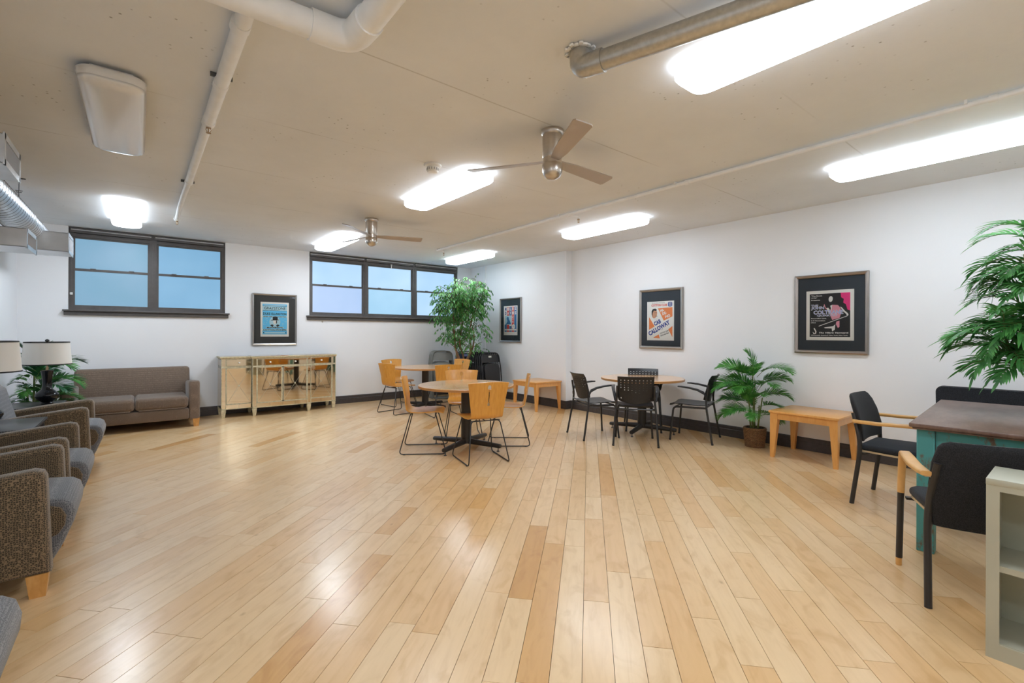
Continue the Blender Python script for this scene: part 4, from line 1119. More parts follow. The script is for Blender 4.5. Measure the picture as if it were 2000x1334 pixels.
def table_lamp(label, x, y, z):
    t = thing('table_lamp', label, 'lamp', (x, y, z), 0, 'black ceramic table lamps with drum shades')
    prof = [(.066, 0), (.070, .008), (.062, .018), (.075, .03), (.118, .055), (.137, .085), (.132, .110), (.100, .135), (.066, .158), (.054, .195), (.053, .24), (.060, .30), (.072, .355), (.074, .362), (.060, .366), (.02, .368)]
    prof = [(r_ * .72, z_) for r_, z_ in prof]
    MB().lathe(prof, 32).build('lamp_base', M['ceramic'], t)
    m = MB(); m.lathe([(.012, .366), (.012, .40), (.006, .40), (.006, .66)], 12); m.build('stem', M['brass'], t)
    m = MB(); zb, zt = .43, .672
    outer = [(.201, zb), (.182, zt)]; 
    m.lathe([(.201, zb), (.182, zt), (.179, zt), (.198, zb), (.201, zb)], 48, caps=False); sh = m.build('lamp_shade', M['shade'], t)
    m = MB(); m.lathe([(.200, zb - .004), (.2035, zb - .004), (.2025, zb + .007), (.199, zb + .007), (.200, zb - .004)], 48, caps=False); m.lathe([(.1805, zt - .007), (.1845, zt - .007), (.1835, zt + .004), (.1800, zt + .004), (.1805, zt - .007)], 48, caps=False)
    m.build('shade_trim', M['trim_black'], sh)
    m = MB()
    for a in (0, 2 * PI / 3, 4 * PI / 3): m.tube([(0, 0, .66), (.180 * math.cos(a), .180 * math.sin(a), .666)], .002, 5)
    m.build('spider', M['wire'], sh)
    MB().lathe([(.005, .66), (.006, .672), (.016, .682), (.019, .690), (.014, .698), (.008, .704), (.001, .707)], 14).build('finial', M['trim_black'], t)
table_lamp('black ceramic table lamp with cream shade, cut by the left edge of the photo', -.945, 5.46, .60)
table_lamp('black ceramic table lamp with a full cream drum shade, beside the sofa', -.785, 7.15, .565)

# ================================================================== ROUND TABLES
def round_table(label, x, y, a0, R=.56, H=.745):
    t = thing('round_table', label, 'table', (x, y, 0), 0, 'round tables with black cross bases')
    MB().lathe([(R - .004, H - .030), (R, H - .028), (R, H - .003), (R - .003, H)], 72).build('tabletop', [M['laminate']], t)
    MB().lathe([(R - .0005, H - .0285), (R + .0015, H - .028), (R + .0015, H - .0035), (R - .0005, H - .003)], 72, caps=False).build('edge_band', M['lam_edge'], t)
    MB().lathe([(.060, .055), (.060, H - .045)], 28).build('column', M['table_base'], t)
    MB().rbox((0, 0, H - .038), (.42, .42, .014), .003).build('top_plate', M['table_base'], t)
    for k in range(4):
        m = MB(); a = math.radians(a0 + 90 * k); c, s = math.cos(a), math.sin(a)
        ring = lambda r_, w_, h_, zc: [(r_ * c - s * p[0], r_ * s + c * p[0], zc + p[1]) for p in rrect(w_, h_, min(w_, h_) * .45, 3)]
        m.loft([ring(.02, .060, .070, .080), ring(.20, .060, .062, .074), ring(.455, .056, .046, .062), ring(.462, .048, .038, .062)])
        lg = m.build('base_arm', M['table_base'], t)
        MB().lathe([(.016, 0), (.018, .004), (.006, .010), (.006, .042)], 12, c=(.43 * c, .43 * s, 0)).build('levelling_foot', M['wire'], lg)
    return t
round_table('round maple table in the middle of the room, nearest of the two with orange chairs', 3.03, 4.66, 25)
round_table('round maple table near the window wall, the farther one with orange chairs', 4.03, 7.55, 20)
round_table('round maple table with black perforated chairs around it, under the orange poster', 5.46, 3.94, 19)

# ================================================================== PLYWOOD CHAIRS
def ply_chair():
    t = thing('plywood_chair', 'x', 'chair', (0, 0, 0), 0, 'orange plywood chairs on black wire legs')
    # profile from the seat's front edge to the top of the back: (y, z, halfwidth)
    P_ = [(.235, .440, .185), (.215, .452, .200), (.14, .457, .205), (.05, .452, .205), (-.04, .447, .200), (-.11, .449, .190), (-.155, .460, .180), (-.182, .482, .176), (-.196, .515, .178), (-.206, .56, .184)]
    back = [(.60, 1), (.615, 1), (.63, 1), (.65, 1), (.69, 1), (.73, 1), (.765, 1), (.772, 1), (.780, 1), (.790, 1), (.800, 1), (.808, 1), (.816, 1), (.832, 1), (.848, 1)]
    for z, _ in back:
        k = (z - .56) / .288; P_.append((-.206 - .050 * k, z, .184 + .043 * k))
    nb = 10
    xs_ = [-1, -.8, -.55, -.3, -.13]; mid = [-.020, -.013, -.006, .006, .013, .020]
    rows = []
    for i, (y, z, hw) in enumerate(P_):
        xx = [q * hw for q in xs_] + mid + [-q * hw for q in reversed(xs_)]
        bend = .0 if i < 6 else .030 * min(1, (i - 5) / 6)          # back hugs the sitter
        dish = .008 if i < 7 else 0
        top = .012 if i == len(P_) - 1 else (.006 if i == len(P_) - 2 else 0)
        rows.append([(x, y + bend * (x / hw) ** 2 * (1 if i > 5 else 0), z + dish * (x / hw) ** 2 - top * (x / hw) ** 2) for x in xx])
    zs = [p[1] for p in P_]
    def holes(i, j):
        zm = (zs[i] + zs[i + 1]) / 2
        if i < 9: return False
        c0 = j - 5      # cell between mid[c0], mid[c0+1]
        if c0 < 0 or c0 > 4: return False
        if zm > .765 and zm < .816:
            if zm < .772 or zm > .808: return c0 in (1, 2, 3)
            return True
        if .60 < zm <= .765: return c0 == 2 or (zm < .64 and c0 in (1, 2, 3))
        return False
    m = solid_sheet(rows, holes, .011)
    m.build('seat_shell', M['ply'], t)
    for s in (-1, 1):
        # closed wire loop on each side
        top_f, top_b = (s * .165, .15, .442), (s * .160, -.13, .438)
        bot_f, bot_b = (s * .235, .275, .008), (s * .225, -.245, .008)
        pts = [(s * .10, .16, .440), top_f, bot_f, bot_b, top_b, (s * .06, -.12, .436)]
        MB().tube(fillet(pts, .045, 5), .0062, 8).build('leg_frame', M['black_metal'], t)
        m = MB()
        for yy in (.20, -.19): m.rbox((s * .231, yy, .006), (.014, .03, .011), .004, 1)
        m.build('glide', M['black_plastic'], t)
    m = MB(); m.tube([(-.165, .15, .436), (.165, .15, .436)], .006, 8).tube([(-.16, -.125, .434), (.16, -.125, .434)], .006, 8).tube([(0.0, -.12, .436), (0.0, .15, .438)], .005, 8); m.build('cross_bar', M['black_metal'], t)
    m = MB()
    for sx in (-1, 1):
        for yy in (.15, -.12): m.lathe([(.012, .438), (.012, .446)], 10, c=(sx * .10, yy, 0))
    m.build('mounting_pad', M['black_plastic'], t)
    return t
chair0 = ply_chair(); used0 = False
def place(proto, state, label, x, y, head, group=None):
    t = proto if not state else copy_tree(proto)
    state.append(1)
    t.location = (x, y, 0); t.rotation_euler = (0, 0, math.radians(head - 90)); t['label'] = label
    if group: t['group'] = group
    return t
st = []
place(chair0, st, 'orange plywood chair at the middle table with its back to the camera, nearest of all', 2.87, 4.12, 76)
place(chair0, st, 'orange plywood chair on the left side of the middle table, seen from its side', 2.575, 4.865, -33)
place(chair0, st, 'orange plywood chair on the right side of the middle table, seen edge-on', 3.60, 4.54, 141)
place(chair0, st, 'orange plywood chair at the far side of the middle table, facing the camera', 3.36, 5.25, -118)
place(chair0, st, 'orange plywood chair at the left of the far round table, slotted back to the camera', 3.43, 7.42, 12)
place(chair0, st, 'orange plywood chair behind the far round table on the left, against the window wall', 3.82, 8.22, -80)
place(chair0, st, 'orange plywood chair at the near side of the far round table, back to the camera', 3.92, 6.72, 80)
place(chair0, st, 'orange plywood chair right of the far round table, in front of the ficus', 4.72, 7.70, 190)

# ================================================================== BLACK PERFORATED CHAIRS
def perforated_chair():
    t = thing('perforated_armchair', 'x', 'chair', (0, 0, 0), 0, 'black perforated armchairs around the round table')
    # seat
    P_ = [(.245, .425, .19), (.235, .445, .205), (.20, .453, .215), (.10, .452, .22), (0, .447, .222), (-.10, .445, .222), (-.18, .450, .215), (-.215, .463, .205), (-.225, .475, .195)]
    rows = []
    for y, z, hw in P_:
        rows.append([(q * hw, y, z + .012 * q * q) for q in (-1, -.75, -.4, 0, .4, .75, 1)])
    solid_sheet(rows, th=.010).build('seat', M['black_plastic'], t)
    # perforated back: 9 columns of square holes
    hw_ = .0057; xs_ = [-.215]
    cols = [-.176 + .044 * i for i in range(9)]
    for c in cols: xs_ += [c - hw_, c + hw_]
    xs_.append(.215)
    zs_ = [.535, .545, .565, .580]; hrows = []
    zc = .640
    hz = [.640 + .030 * i for i in range(6)]
    for z in hz: zs_ += [z - hw_, z + hw_]
    zs_ += [.818, .835]
    rows = []
    for i, z in enumerate(zs_):
        k = (z - .53) / .305
        y0 = -.205 - .085 * k
        curl = -.018 * max(0, (k - .85) / .15)
        w = 1.0 if z > .60 else (1.0 - .07 * ((.60 - z) / .07) ** 2)
        rows.append([(x * w * (1 - .02 * (1 - k)), y0 + curl + .045 * (x / .215) ** 2, z - (.035 * (1 - (x / .215) ** 2) if i == 0 else .030 * (1 - (x / .215) ** 2) if i == 1 else .02 * (1 - (x / .215) ** 2) if i == 2 else .01 * (1 - (x / .215) ** 2) if i == 3 else 0)) for x in xs_])
    def holes(i, j):
        if i == 2 and j in (1, 17): return True
        if i < 4 or i >= 4 + 12 or (i - 4) % 2 or j % 2 == 0: return False
        r_ = (i - 4) // 2; c_ = (j - 1) // 2
        if c_ > 8: return False
        if r_ == 0 and c_ not in (3, 4, 5): return False
        if r_ == 1 and c_ in (0, 8): return False
        return True
    b = solid_sheet(rows, holes, .007, smooth=True).build('backrest', M['black_plastic'], t)
    for s in (-1, 1):
        # rear leg runs up into the back upright
        MB().tube(fillet([(s * .262, -.275, 0), (s * .235, -.20, .44), (s * .222, -.195, .55), (s * .218, -.225, .72)], .06, 4), [.0125] * 12, 10).build('leg', M['black_metal'], t)
        # front leg bends under the seat
        MB().tube(fillet([(s * .232, .235, 0), (s * .205, .20, .425), (s * .20, -.17, .432), (s * .235, -.20, .435)], .05, 5), .0125, 10).build('leg', M['black_metal'], t)
        m = MB(); m.lathe([(.014, 0), (.014, .02)], 10, c=(s * .232, .235, 0)); m.lathe([(.014, 0), (.014, .02)], 10, c=(s * .262, -.275, 0)); m.build('foot_cap', M['black_plastic'], t)
        # curved plastic arm
        a = []
        path = [(s * .238, -.205, .58, .016, .022), (s * .252, -.175, .625, .018, .020), (s * .262, -.10, .662, .020, .014), (s * .266, .0, .682, .022, .011), (s * .262, .09, .690, .022, .010), (s * .256, .135, .690, .016, .008)]
        rings = []
        for (x, y, z, w, h_) in path: rings.append([(x + p[0], y, z + p[1]) for p in rrect(w * 2, h_ * 2, h_ * .8, 3)])
        rings[0] = [(p[0], -.205 + (p[2] - .58) * .0 , p[2] - .03) for p in rings[0]]
        MB().loft(rings).build('armrest', M['black_plastic'], t)
    m = MB(); m.tube([(-.205, .17, .430), (.205, .17, .430)], .010, 8).tube([(-.225, -.18, .432), (.225, -.18, .432)], .010, 8); m.build('cross_bar', M['black_metal'], t)
    return t
pc = perforated_chair(); st = []
place(pc, st, 'black perforated armchair at the left of its round table, facing right', 4.73, 4.165, -22)
place(pc, st, 'black perforated armchair with its back to the camera, before its round table', 4.855, 3.61, 39)
place(pc, st, 'black perforated armchair at the right of its round table, beside the potted palm', 5.60, 3.25, 108)
place(pc, st, 'black perforated armchair behind its round table, only the top of the back showing', 5.60, 4.02, 217)

# ================================================================== LOW WOOD TABLES
def low_table(label, x0, x1, y0, y1, H, leg=.07):
    t = thing('low_wood_table', label, 'table', ((x0 + x1) / 2, (y0 + y1) / 2, 0), 0, 'low honey wood tables against the right wall')
    w, d = x1 - x0, y1 - y0
    MB().rbox((0, 0, H - .0125), (w, d, .025), .004).build('tabletop', M['side_wood'], t)
    m = MB(); i_ = .028; 
    for s in (-1, 1):
        m.box((s * (w / 2 - i_), 0, H - .058), (.022, d - .12, .065)); m.box((0, s * (d / 2 - i_), H - .058), (w - .12, .022, .065))
    m.build('apron', M['side_wood'], t)
    for sx in (-1, 1):
        for sy in (-1, 1):
            ax, ay = sx * (w / 2 - .012), sy * (d / 2 - .012)      # outer corner, the taper is on the inner sides
            def q(a, z): return [(ax, ay, z), (ax - sx * a, ay, z), (ax - sx * a, ay - sy * a, z), (ax, ay - sy * a, z)][::(1 if sx * sy > 0 else -1)]
            MB().loft([q(leg * .52, 0), q(leg, H - .09), q(leg, H - .025)], smooth=False).build('leg', M['side_wood'], t)
    return t
low_table('small square honey wood table in the corner beside the white pillar', 5.325, 5.938, 6.0, 6.65, .505, .062)
low_table('low honey wood table beside the potted palm, under the magenta poster', 5.44, 6.072, 1.60, 2.265, .512, .075)

# ================================================================== OFFICE ARMCHAIRS WITH WOOD ARMS
def office_chair(variant=0):
    t = thing('upholstered_armchair', 'x', 'chair', (0, 0, 0), 0, 'black upholstered office chairs around the desk')
    W = .56; h = W / 2
    m = MB()
    ol = [(-.21, -.225), (.21, -.225), (.235, .0), (.24, .20), (.20, .25), (-.20, .25), (-.24, .20), (-.235, 0)]
    m.soft_prism(ol, .425, .475, .020, 3); m.build('seat', M['navy_cloth'], t)
    m = MB(); m.prism([(p[0] * .97, p[1] * .97) for p in ol], .412, .426); m.build('seat_pan', M['gold_tape'], t)
    # padded back, leaning and wider at the bottom
    rings = []
    prof_ = ((.395, -.232, .225, .010), (.400, -.234, .240, .026), (.46, -.238, .252, .040), (.60, -.250, .262, .046), (.72, -.268, .255, .044), (.80, -.286, .238, .038), (.822, -.291, .222, .030), (.832, -.294, .195, .014)) if variant else ((.50, -.222, .225, .012), (.505, -.224, .238, .030), (.60, -.240, .255, .048), (.72, -.268, .250, .046), (.80, -.292, .232, .040), (.845, -.306, .205, .030), (.862, -.311, .180, .014))
    for (z, y, hw, th) in prof_:
        ring = []
        for k in range(24):
            a = 2 * PI * k / 24
            c, s = math.cos(a), math.sin(a)
            x = hw * math.copysign(abs(c) ** .35, c); yy = th / 2 * math.copysign(abs(s) ** .5, s)
            ring.append((x, y + yy + .035 * (x / .25) ** 2, z))
        rings.append(ring)
    MB().loft(rings).build('backrest', M['black_cloth'], t)
    for s in (-1, 1):
        MB().tube(fillet([(s * (h - .01), -.255, 0), (s * (h - .018), -.205, .40), (s * (h - .025), -.205, .52), (s * (h - .045), -.255, .72)], .12, 5), .0165, 12).build('leg', M['black_metal'], t)
        # front leg: wood tip, black steel sleeve, wood above curving back into the arm
        fl = MB(); fl.tube([(s * (h + .0), .225, .045), (s * (h - .005), .215, .43)], .0165, 12); lg = fl.build('leg', M['black_metal'], t)
        MB().lathe([(.0145, 0), (.0155, .003), (.0155, .048)], 12, c=(s * (h + .001), .226, 0)).build('wood_foot', M['arm_wood'], lg)
        rings = []
        path = [((s * (h - .005), .215, .43), (0, 0, 1), .017, .017), ((s * (h - .008), .212, .56), (0, 0, 1), .018, .018), ((s * (h - .010), .207, .625), (0, -.25, 1), .019, .019), ((s * (h - .010), .19, .658), (0, -.8, .8), .022, .017), ((s * (h - .008), .15, .672), (0, -1, .15), .027, .014), ((s * (h - .002), .05, .668), (0, -1, -.03), .031, .012), ((s * (h + .004), -.08, .661), (0, -1, -.02), .031, .012), ((s * (h + .000), -.20, .660), (0, -1, 0), .027, .0125), ((s * (h - .003), -.245, .661), (0, -1, 0), .022, .0125)]
        for (c, d, w, hh) in path:
            d = Vector(d).normalized(); side = Vector((1, 0, 0)); upv = side.cross(d).normalized()
            if upv.z < -.01 or (abs(upv.z) <= .01 and upv.y > 0): upv = upv
            rings.append([tuple(Vector(c) + side * p[0] + upv * p[1]) for p in rrect(2 * w, 2 * hh, min(w, hh) * .75, 3)])
        MB().loft(rings).build('armrest', M['arm_wood'], t)
        MB().rbox((s * (h - .022), -.235, .645), (.05, .012, .006), .002, 1).build('arm_bracket', M['nickel'], t)
    m = MB(); m.box((0, .20, .405), (W - .05, .03, .014)); m.box((0, -.19, .405), (W - .05, .03, .014)); m.build('seat_rail', M['black_metal'], t)
    return t
oc = office_chair(); st = []
place(oc, st, 'black upholstered chair with honey wood arms, at the left of the desk, seen side-on', 4.735, .965, -91)
oc2 = office_chair(1); place(oc2, [], 'large black upholstered chair with its back to the camera, between desk and metal bookcase', 3.40, .375, 24)
# the chair at the far end of the desk has a squarer back
t = thing('square_back_chair', 'black chair with a wide round-cornered square back, behind the far end of the desk', 'chair', (5.60, .63, 0), PI / 2, 'black upholstered office chairs around the desk')
m = MB(); m.prism([(p[0], p[1]) for p in rrect(.62, .40, .055, 6)], -.018, .018, Matrix.Translation((0, -.255, .675)) @ Matrix.Rotation(math.radians(84), 4, 'X'), smooth=False)
m.build('backrest', M['navy_cloth'], t)
MB().rbox((0, 0, .45), (.50, .46, .06), .02, 3).build('seat', M['navy_cloth'], t)
m = MB(); m.prism([(p[0], p[1]) for p in rrect(.63, .41, .06, 6)], -.006, .006, Matrix.Translation((0, -.272, .675)) @ Matrix.Rotation(math.radians(84), 4, 'X')); m.build('back_shell', M['black_plastic'], t)
for sx in (-1, 1):
    for sy in (-1, 1): MB().tube([(sx * .24, sy * .22 - .02, 0), (sx * .22, sy * .20, .425)], .014, 10).build('leg', M['black_metal'], t)
    MB().tube([(sx * .20, -.19, .43), (sx * .20, -.262, .60)], .012, 8).build('back_support', M['black_metal'], t)

# ================================================================== DESK
DA = math.radians(3.5)
t = thing('desk', 'teal painted desk with worn brown top and distressed legs, at the right edge', 'desk', (3.77, .735, 0), DA)
LD, WD, HD = 1.58, .92, .80     # local: x to the far end, y from 0 to -WD
MB().rbox((LD / 2, -WD / 2, HD - .0125), (LD, WD, .025), .006, 2).build('tabletop', M['desk_top'], t)
MB().rbox((LD / 2, -WD / 2, HD - .031), (LD - .03, WD - .03, .014), .004, 1).build('under_moulding', M['desk_top'], t)
for (lx, ly) in ((.085, -.075), (LD - .085, -.075), (.085, -WD + .075), (LD - .085, -WD + .075)):
    MB().rbox((lx, ly, (HD - .038) / 2), (.085, .085, HD - .038), .004, 1).build('leg', M['teal'], t)
m = MB()
m.rbox((LD / 2, -.062, HD - .10), (LD - .26, .022, .125), .003, 1).rbox((LD / 2, -WD + .062, HD - .10), (LD - .26, .022, .125), .003, 1).rbox((.072, -WD / 2, HD - .10), (.022, WD - .24, .125), .003, 1).rbox((LD - .072, -WD / 2, HD - .10), (.022, WD - .24, .125), .003, 1)
m.build('apron', M['teal'], t)
m = MB(); m.rbox((.062, -WD / 2, HD - .155), (.012, WD - .24, .016), .003, 1); m.build('apron_bead', M['teal'], t)

# ================================================================== BOOKCASE
t = thing('metal_bookcase', 'low putty-coloured metal bookcase with open shelves, lower right corner', 'bookcase', (2.93, -.17, 0), 0)
BX0, BX1, BY0, BY1, BH = -.14, .14, -.46, .46, .75
MB().box2((BX0, BY1 - .022, 0), (BX1, BY1, BH - .028)).build('side_panel', M['bookcase'], t)
MB().box2((BX0, BY0, 0), (BX1, BY0 + .022, BH - .028)).build('side_panel', M['bookcase'], t)
MB().rbox(((BX0 + BX1) / 2, 0, BH - .014), (BX1 - BX0 + .002, BY1 - BY0 + .002, .028), .003, 2).build('top_panel', M['bookcase'], t)
MB().box2((BX1 - .006, BY0 + .022, .0), (BX1, BY1 - .022, BH - .028)).build('back_panel', M['bookcase_in'], t)
MB().box2((BX0, BY0 + .022, 0), (BX0 + .012, BY1 - .022, .065)).build('kick_plate', M['bookcase'], t)
MB().box2((BX0 + .006, BY0 + .022, .060), (BX1 - .006, BY1 - .022, .070)).build('bottom_shelf', M['bookcase'], t)
m = MB(); m.box2((BX0 + .010, BY0 + .023, .385), (BX1 - .006, BY1 - .023, .391)); m.box2((BX0 + .006, BY0 + .023, .366), (BX0 + .012, BY1 - .023, .391)); m.build('shelf', M['bookcase'], t)
m = MB(); m.box2((BX0, BY1 - .040, .065), (BX0 + .004, BY1 - .022, BH - .05)); m.box2((BX0, BY0 + .022, .065), (BX0 + .004, BY0 + .040, BH - .05)); m.box2((BX0, BY0 + .022, BH - .05), (BX0 + .004, BY1 - .022, BH - .026)); m.build('front_flange', M['bookcase'], t)

# ================================================================== FOLDED CHAIRS
def folded_chair(metal, seat_mat, h=.97, w=.46):
    t = thing('folding_chair', 'x', 'chair', (0, 0, 0), 0)
    # local: faces -Y, stands on its feet, leaning back (+Y)
    ln = math.radians(8); T_ = Matrix.Rotation(-ln, 4, 'X')
    hw = w / 2
    fr = fillet([(-hw, 0, 0.012), (-hw, 0, .70), (-hw + .03, 0, h), (hw - .03, 0, h), (hw, 0, .70), (hw, 0, 0.012)], .10, 6)
    MB().tube(fr, .012, 8, M=T_).build('back_frame', metal, t)
    MB().tube(fillet([(-hw + .035, .022, .60), (-hw + .030, .022, .02), (hw - .030, .022, .02), (hw - .035, .022, .60)], .03, 4), .011, 8, M=T_).build('rear_leg', metal, t)
    m = MB()
    rows = []
    for z in (h - .19, h - .14, h - .08, h - .03): rows.append([(q * (hw - .012) * (1 if z < h - .05 else .93), .010 - .018 * (1 - q * q), z - (.03 * (1 - q * q) * 0)) for q in (-1, -.6, -.2, .2, .6, 1)])
    mm = solid_sheet(rows, th=.006); mm.v = [tuple(T_ @ Vector(v)) for v in mm.v]; mm.build('backrest', seat_mat, t)
    ol = [(-.175, -.20), (.175, -.20), (.185, .10), (.17, .17), (.10, .205), (-.10, .205), (-.17, .17), (-.185, .10)]
    MB().soft_prism(ol, -.010, .014, .010, 3, T_ @ Matrix.Translation((0, -.022, .555)) @ Matrix.Rotation(PI / 2, 4, 'X')).build('seat', seat_mat, t)
    MB().tube([(-hw, 0, .16), (hw, 0, .16)], .008, 6, M=T_).build('cross_bar', metal, t)
    return t
fc = folded_chair(M['black_plastic'], M['black_plastic'])
fcx, fcy = 5.46, 7.40
for i in range(8):
    c = fc if i == 0 else copy_tree(fc)
    c.location = (fcx - .004 * i, fcy + .062 * i, 0)
    c['group'] = 'black folding chairs stacked in the corner'
    c['label'] = 'folded black folding chair at the front of the stack, whole face and pale sticker showing' if i == 0 else '%s folded black chair from the front of the corner stack, only its edge showing' % ('second third fourth fifth sixth seventh eighth'.split()[i - 1])
m = MB(); m.box((0, -.0, 0), (.07, .0015, .035), M=Matrix.Rotation(-math.radians(8), 4, 'X') @ Matrix.Translation((-.02, -.0125, .895))); 
stk = m.build('sticker', M['sticker'], fc)
fg = folded_chair(M['grey_metal'], M['grey_metal'], .985, .44)
for i in range(5):
    c = fg if i == 0 else copy_tree(fg)
    c.location = (4.86 + .012 * i, 8.34 + .055 * i, 0); c.rotation_euler = (0, 0, math.radians(-24))
    c['group'] = 'grey folding chairs stacked behind the ficus'; c['label'] = '%s folded grey chair of the stack behind the ficus trunk' % ('front second third fourth rearmost'.split()[i])
fb = folded_chair(M['blue_metal'], M['blue_metal'], .975, .44)
fb.location = (5.29, 8.10, 0); fb.rotation_euler = (0, 0, math.radians(-10)); fb['label'] = 'folded dark blue folding chair right behind the ficus trunk'; pass
MB().box((0, 0, 0), (.11, .0015, .05), M=Matrix.Rotation(-math.radians(8), 4, 'X') @ Matrix.Translation((.0, -.012, .90))).build('sticker', M['ink_lilac'], fb)

# ================================================================== PLANTS
def leaf_blade(m, base, d, up, L_, W_, droop=.3, segs=4, fold=.25):
    """a long leaf: strip of quads with a folded midrib"""
    d = Vector(d).normalized(); up = Vector(up)
    side = d.cross(up)
    if side.length < 1e-4: side = d.orthogonal()
    side.normalize(); nrm = side.cross(d).normalized()
    p = Vector(base); vs = []; fs = []
    cur = d.copy()
    for i in range(segs + 1):
        t_ = i / segs
        w = W_ / 2 * (math.sin(PI * (0.12 + .88 * t_)) ** .7 if t_ < 1 else 0.02)
        c = p
        vs += [c - side * w + nrm * w * fold, c, c + side * w + nrm * w * fold]
        p = p + cur * (L_ / segs)
        cur = (cur + Vector((0, 0, -1)) * droop / segs).normalized()
    for i in range(segs):
        a = i * 3
        fs += [(a, a + 1, a + 4, a + 3), (a + 1, a + 2, a + 5, a + 4)]
    m.add(vs, fs, True)

def frond_mesh(L_, arch, n, ll, lw, seed, tip=.35, stem=.28, spread=60, ldroop=.5):
    """palm frond along +X, arching; leaflets both sides"""
    r_ = random.Random(seed); m = MB()
    pts = []; ang = arch[0]; p = Vector((0, 0, 0)); N_ = 16
    for i in range(N_ + 1):
        pts.append(p.copy()); t_ = i / N_
        a = math.radians(arch[0] + (arch[1] - arch[0]) * t_ ** 1.2)
        p = p + Vector((math.cos(a), 0, math.sin(a))) * (L_ / N_)
    m.mi = 1; m.tube(pts, [.0045 * (1 - .75 * i / N_) for i in range(N_ + 1)], 5)
    m.mi = 0
    for i in range(n):
        t_ = stem + (1 - stem) * (i + .5) / n
        f = t_ * N_; k_ = min(int(f), N_ - 1); q = pts[k_].lerp(pts[k_ + 1], f - k_); tg = (pts[k_ + 1] - pts[k_]).normalized()
        upv = tg.cross(Vector((0, 1, 0))); upv = -upv if upv.z < 0 else upv
        l_ = ll * (math.sin(PI * min(1, (.22 + .70 * (t_ - stem) / (1 - stem)))) ** .8) * (.9 + .2 * r_.random())
        for s in (-1, 1):
            a = math.radians(spread - 28 * (t_ - stem) / (1 - stem) + r_.uniform(-6, 6))
            d = tg * math.cos(a) + Vector((0, s, 0)) * math.sin(a) + upv * .22
            leaf_blade(m, q, d, upv, l_, lw, ldroop * (.8 + .5 * r_.random()), 4)
    d = (pts[-1] - pts[-2]).normalized(); leaf_blade(m, pts[-1], d, (0, 0, 1), ll * tip, lw, .3)
    return m.mesh('frond', False)

def put_frond(me, mats, parent, base, az, tilt=0, roll=0, scale=1.0, nm='frond'):
    o = bpy.data.objects.new(nm, me); COL.objects.link(o); o.parent = parent
    if len(me.materials) == 0:
        for mm in mats: me.materials.append(mm)
    o.location = base
    o.rotation_euler = (Matrix.Rotation(math.radians(az), 3, 'Z') @ Matrix.Rotation(-math.radians(tilt), 3, 'Y') @ Matrix.Rotation(math.radians(roll), 3, 'X')).to_euler()
    o.scale = (scale,) * 3
    return o

def wicker_basket(parent, r0, r1, h, nrows=13, nst=30):
    m = MB()
    for i in range(nrows):
        z = h * (i + .5) / nrows; R_ = r0 + (r1 - r0) * z / h; pts = []
        for k_ in range(nst * 2 + 1):
            a = 2 * PI * k_ / (nst * 2); rr = R_ + .0035 * math.cos(PI * k_ + PI * i); pts.append((rr * math.cos(a), rr * math.sin(a), z))
        m.tube(pts, h / nrows * .56, 5, False)
    b = m.build('basket', M['basket'], parent)
    m = MB()
    m.lathe([(r1 - .006, h - .008), (r1 + .006, h - .006), (r1 + .007, h + .006), (r1 - .006, h + .008), (r1 - .006, h - .008)], 32, caps=False); m.build('rim', M['basket'], b)
    MB().lathe([(r0 - .008, .002), (r1 - .012, h - .01)], 24).build('liner', M['soil'], b)
    m = MB(); rr_ = random.Random(3)
    for i in range(60):
        a = rr_.random() * 6.28; q = (r1 - .02) * rr_.random() ** .5; m.rbox((q * math.cos(a), q * math.sin(a), h - .006), (.03, .018, .014), .005, 1, rot=(rr_.random(), rr_.random(), a))
    o = m.build('moss', M['soil'], parent); o['kind'] = 'stuff'

# palm in the wicker basket; the fronds are aimed by compass angle (0 = +X, toward the wall)
t = thing('potted_palm', 'green artificial palm in a brown wicker basket against the right wall', 'plant', (5.80, 2.57, 0))
wicker_basket(t, .097, .118, .225)
pfm = [frond_mesh(.60, (66, -25), 34, .27, .018, 1, spread=60, stem=.22), frond_mesh(.55, (55, -35), 32, .26, .018, 2, spread=56, stem=.22), frond_mesh(.48, (80, 15), 28, .24, .017, 3, spread=50, stem=.2)]
stems = MB()
for (bx_, by_, tx, ty, tz) in ((0, 0, -.01, .03, .98), (.02, .02, .0, .0, .80), (-.03, .0, -.06, .06, .62), (.0, -.03, -.03, -.10, .60), (-.03, .03, -.09, .03, .45), (.02, -.03, .0, -.05, .50)):
    stems.tube([(bx_, by_, .20), ((bx_ + tx) / 2, (by_ + ty) / 2, (.2 + tz) / 2), (tx, ty, tz)], [.011, .009, .006], 7)
stems.build('stem', M['palm_stem'], t)
fr = [  # height, azimuth, tilt, mesh, scale
    (.93, 110, 20, 2, .72), (.92, 70, 5, 2, .50), (.90, 265, -12, 0, .80), (.88, 160, 0, 1, .66), (.86, 95, -10, 0, .80),
    (.84, 215, -5, 0, .72), (.80, 285, -20, 0, .72), (.78, 120, -15, 1, .90), (.72, 180, -10, 1, .72), (.74, 245, -5, 1, .70),
    (.70, 300, 0, 1, .72), (.68, 135, 5, 0, .70), (.66, 100, -6, 1, .86), (.62, 275, -6, 1, .80), (.60, 150, -8, 0, .66), (.58, 230, -8, 0, .62), (.55, 200, 10, 2, .66), (.52, 90, -12, 1, .86), (.50, 265, -12, 1, .88),
    (.46, 130, -15, 1, .76), (.44, 195, -18, 1, .62), (.42, 250, -18, 1, .70), (.40, 110, -20, 1, .78), (.38, 285, -22, 1, .66), (.50, 165, 0, 2, .6), (.48, 60, 0, 2, .42)]
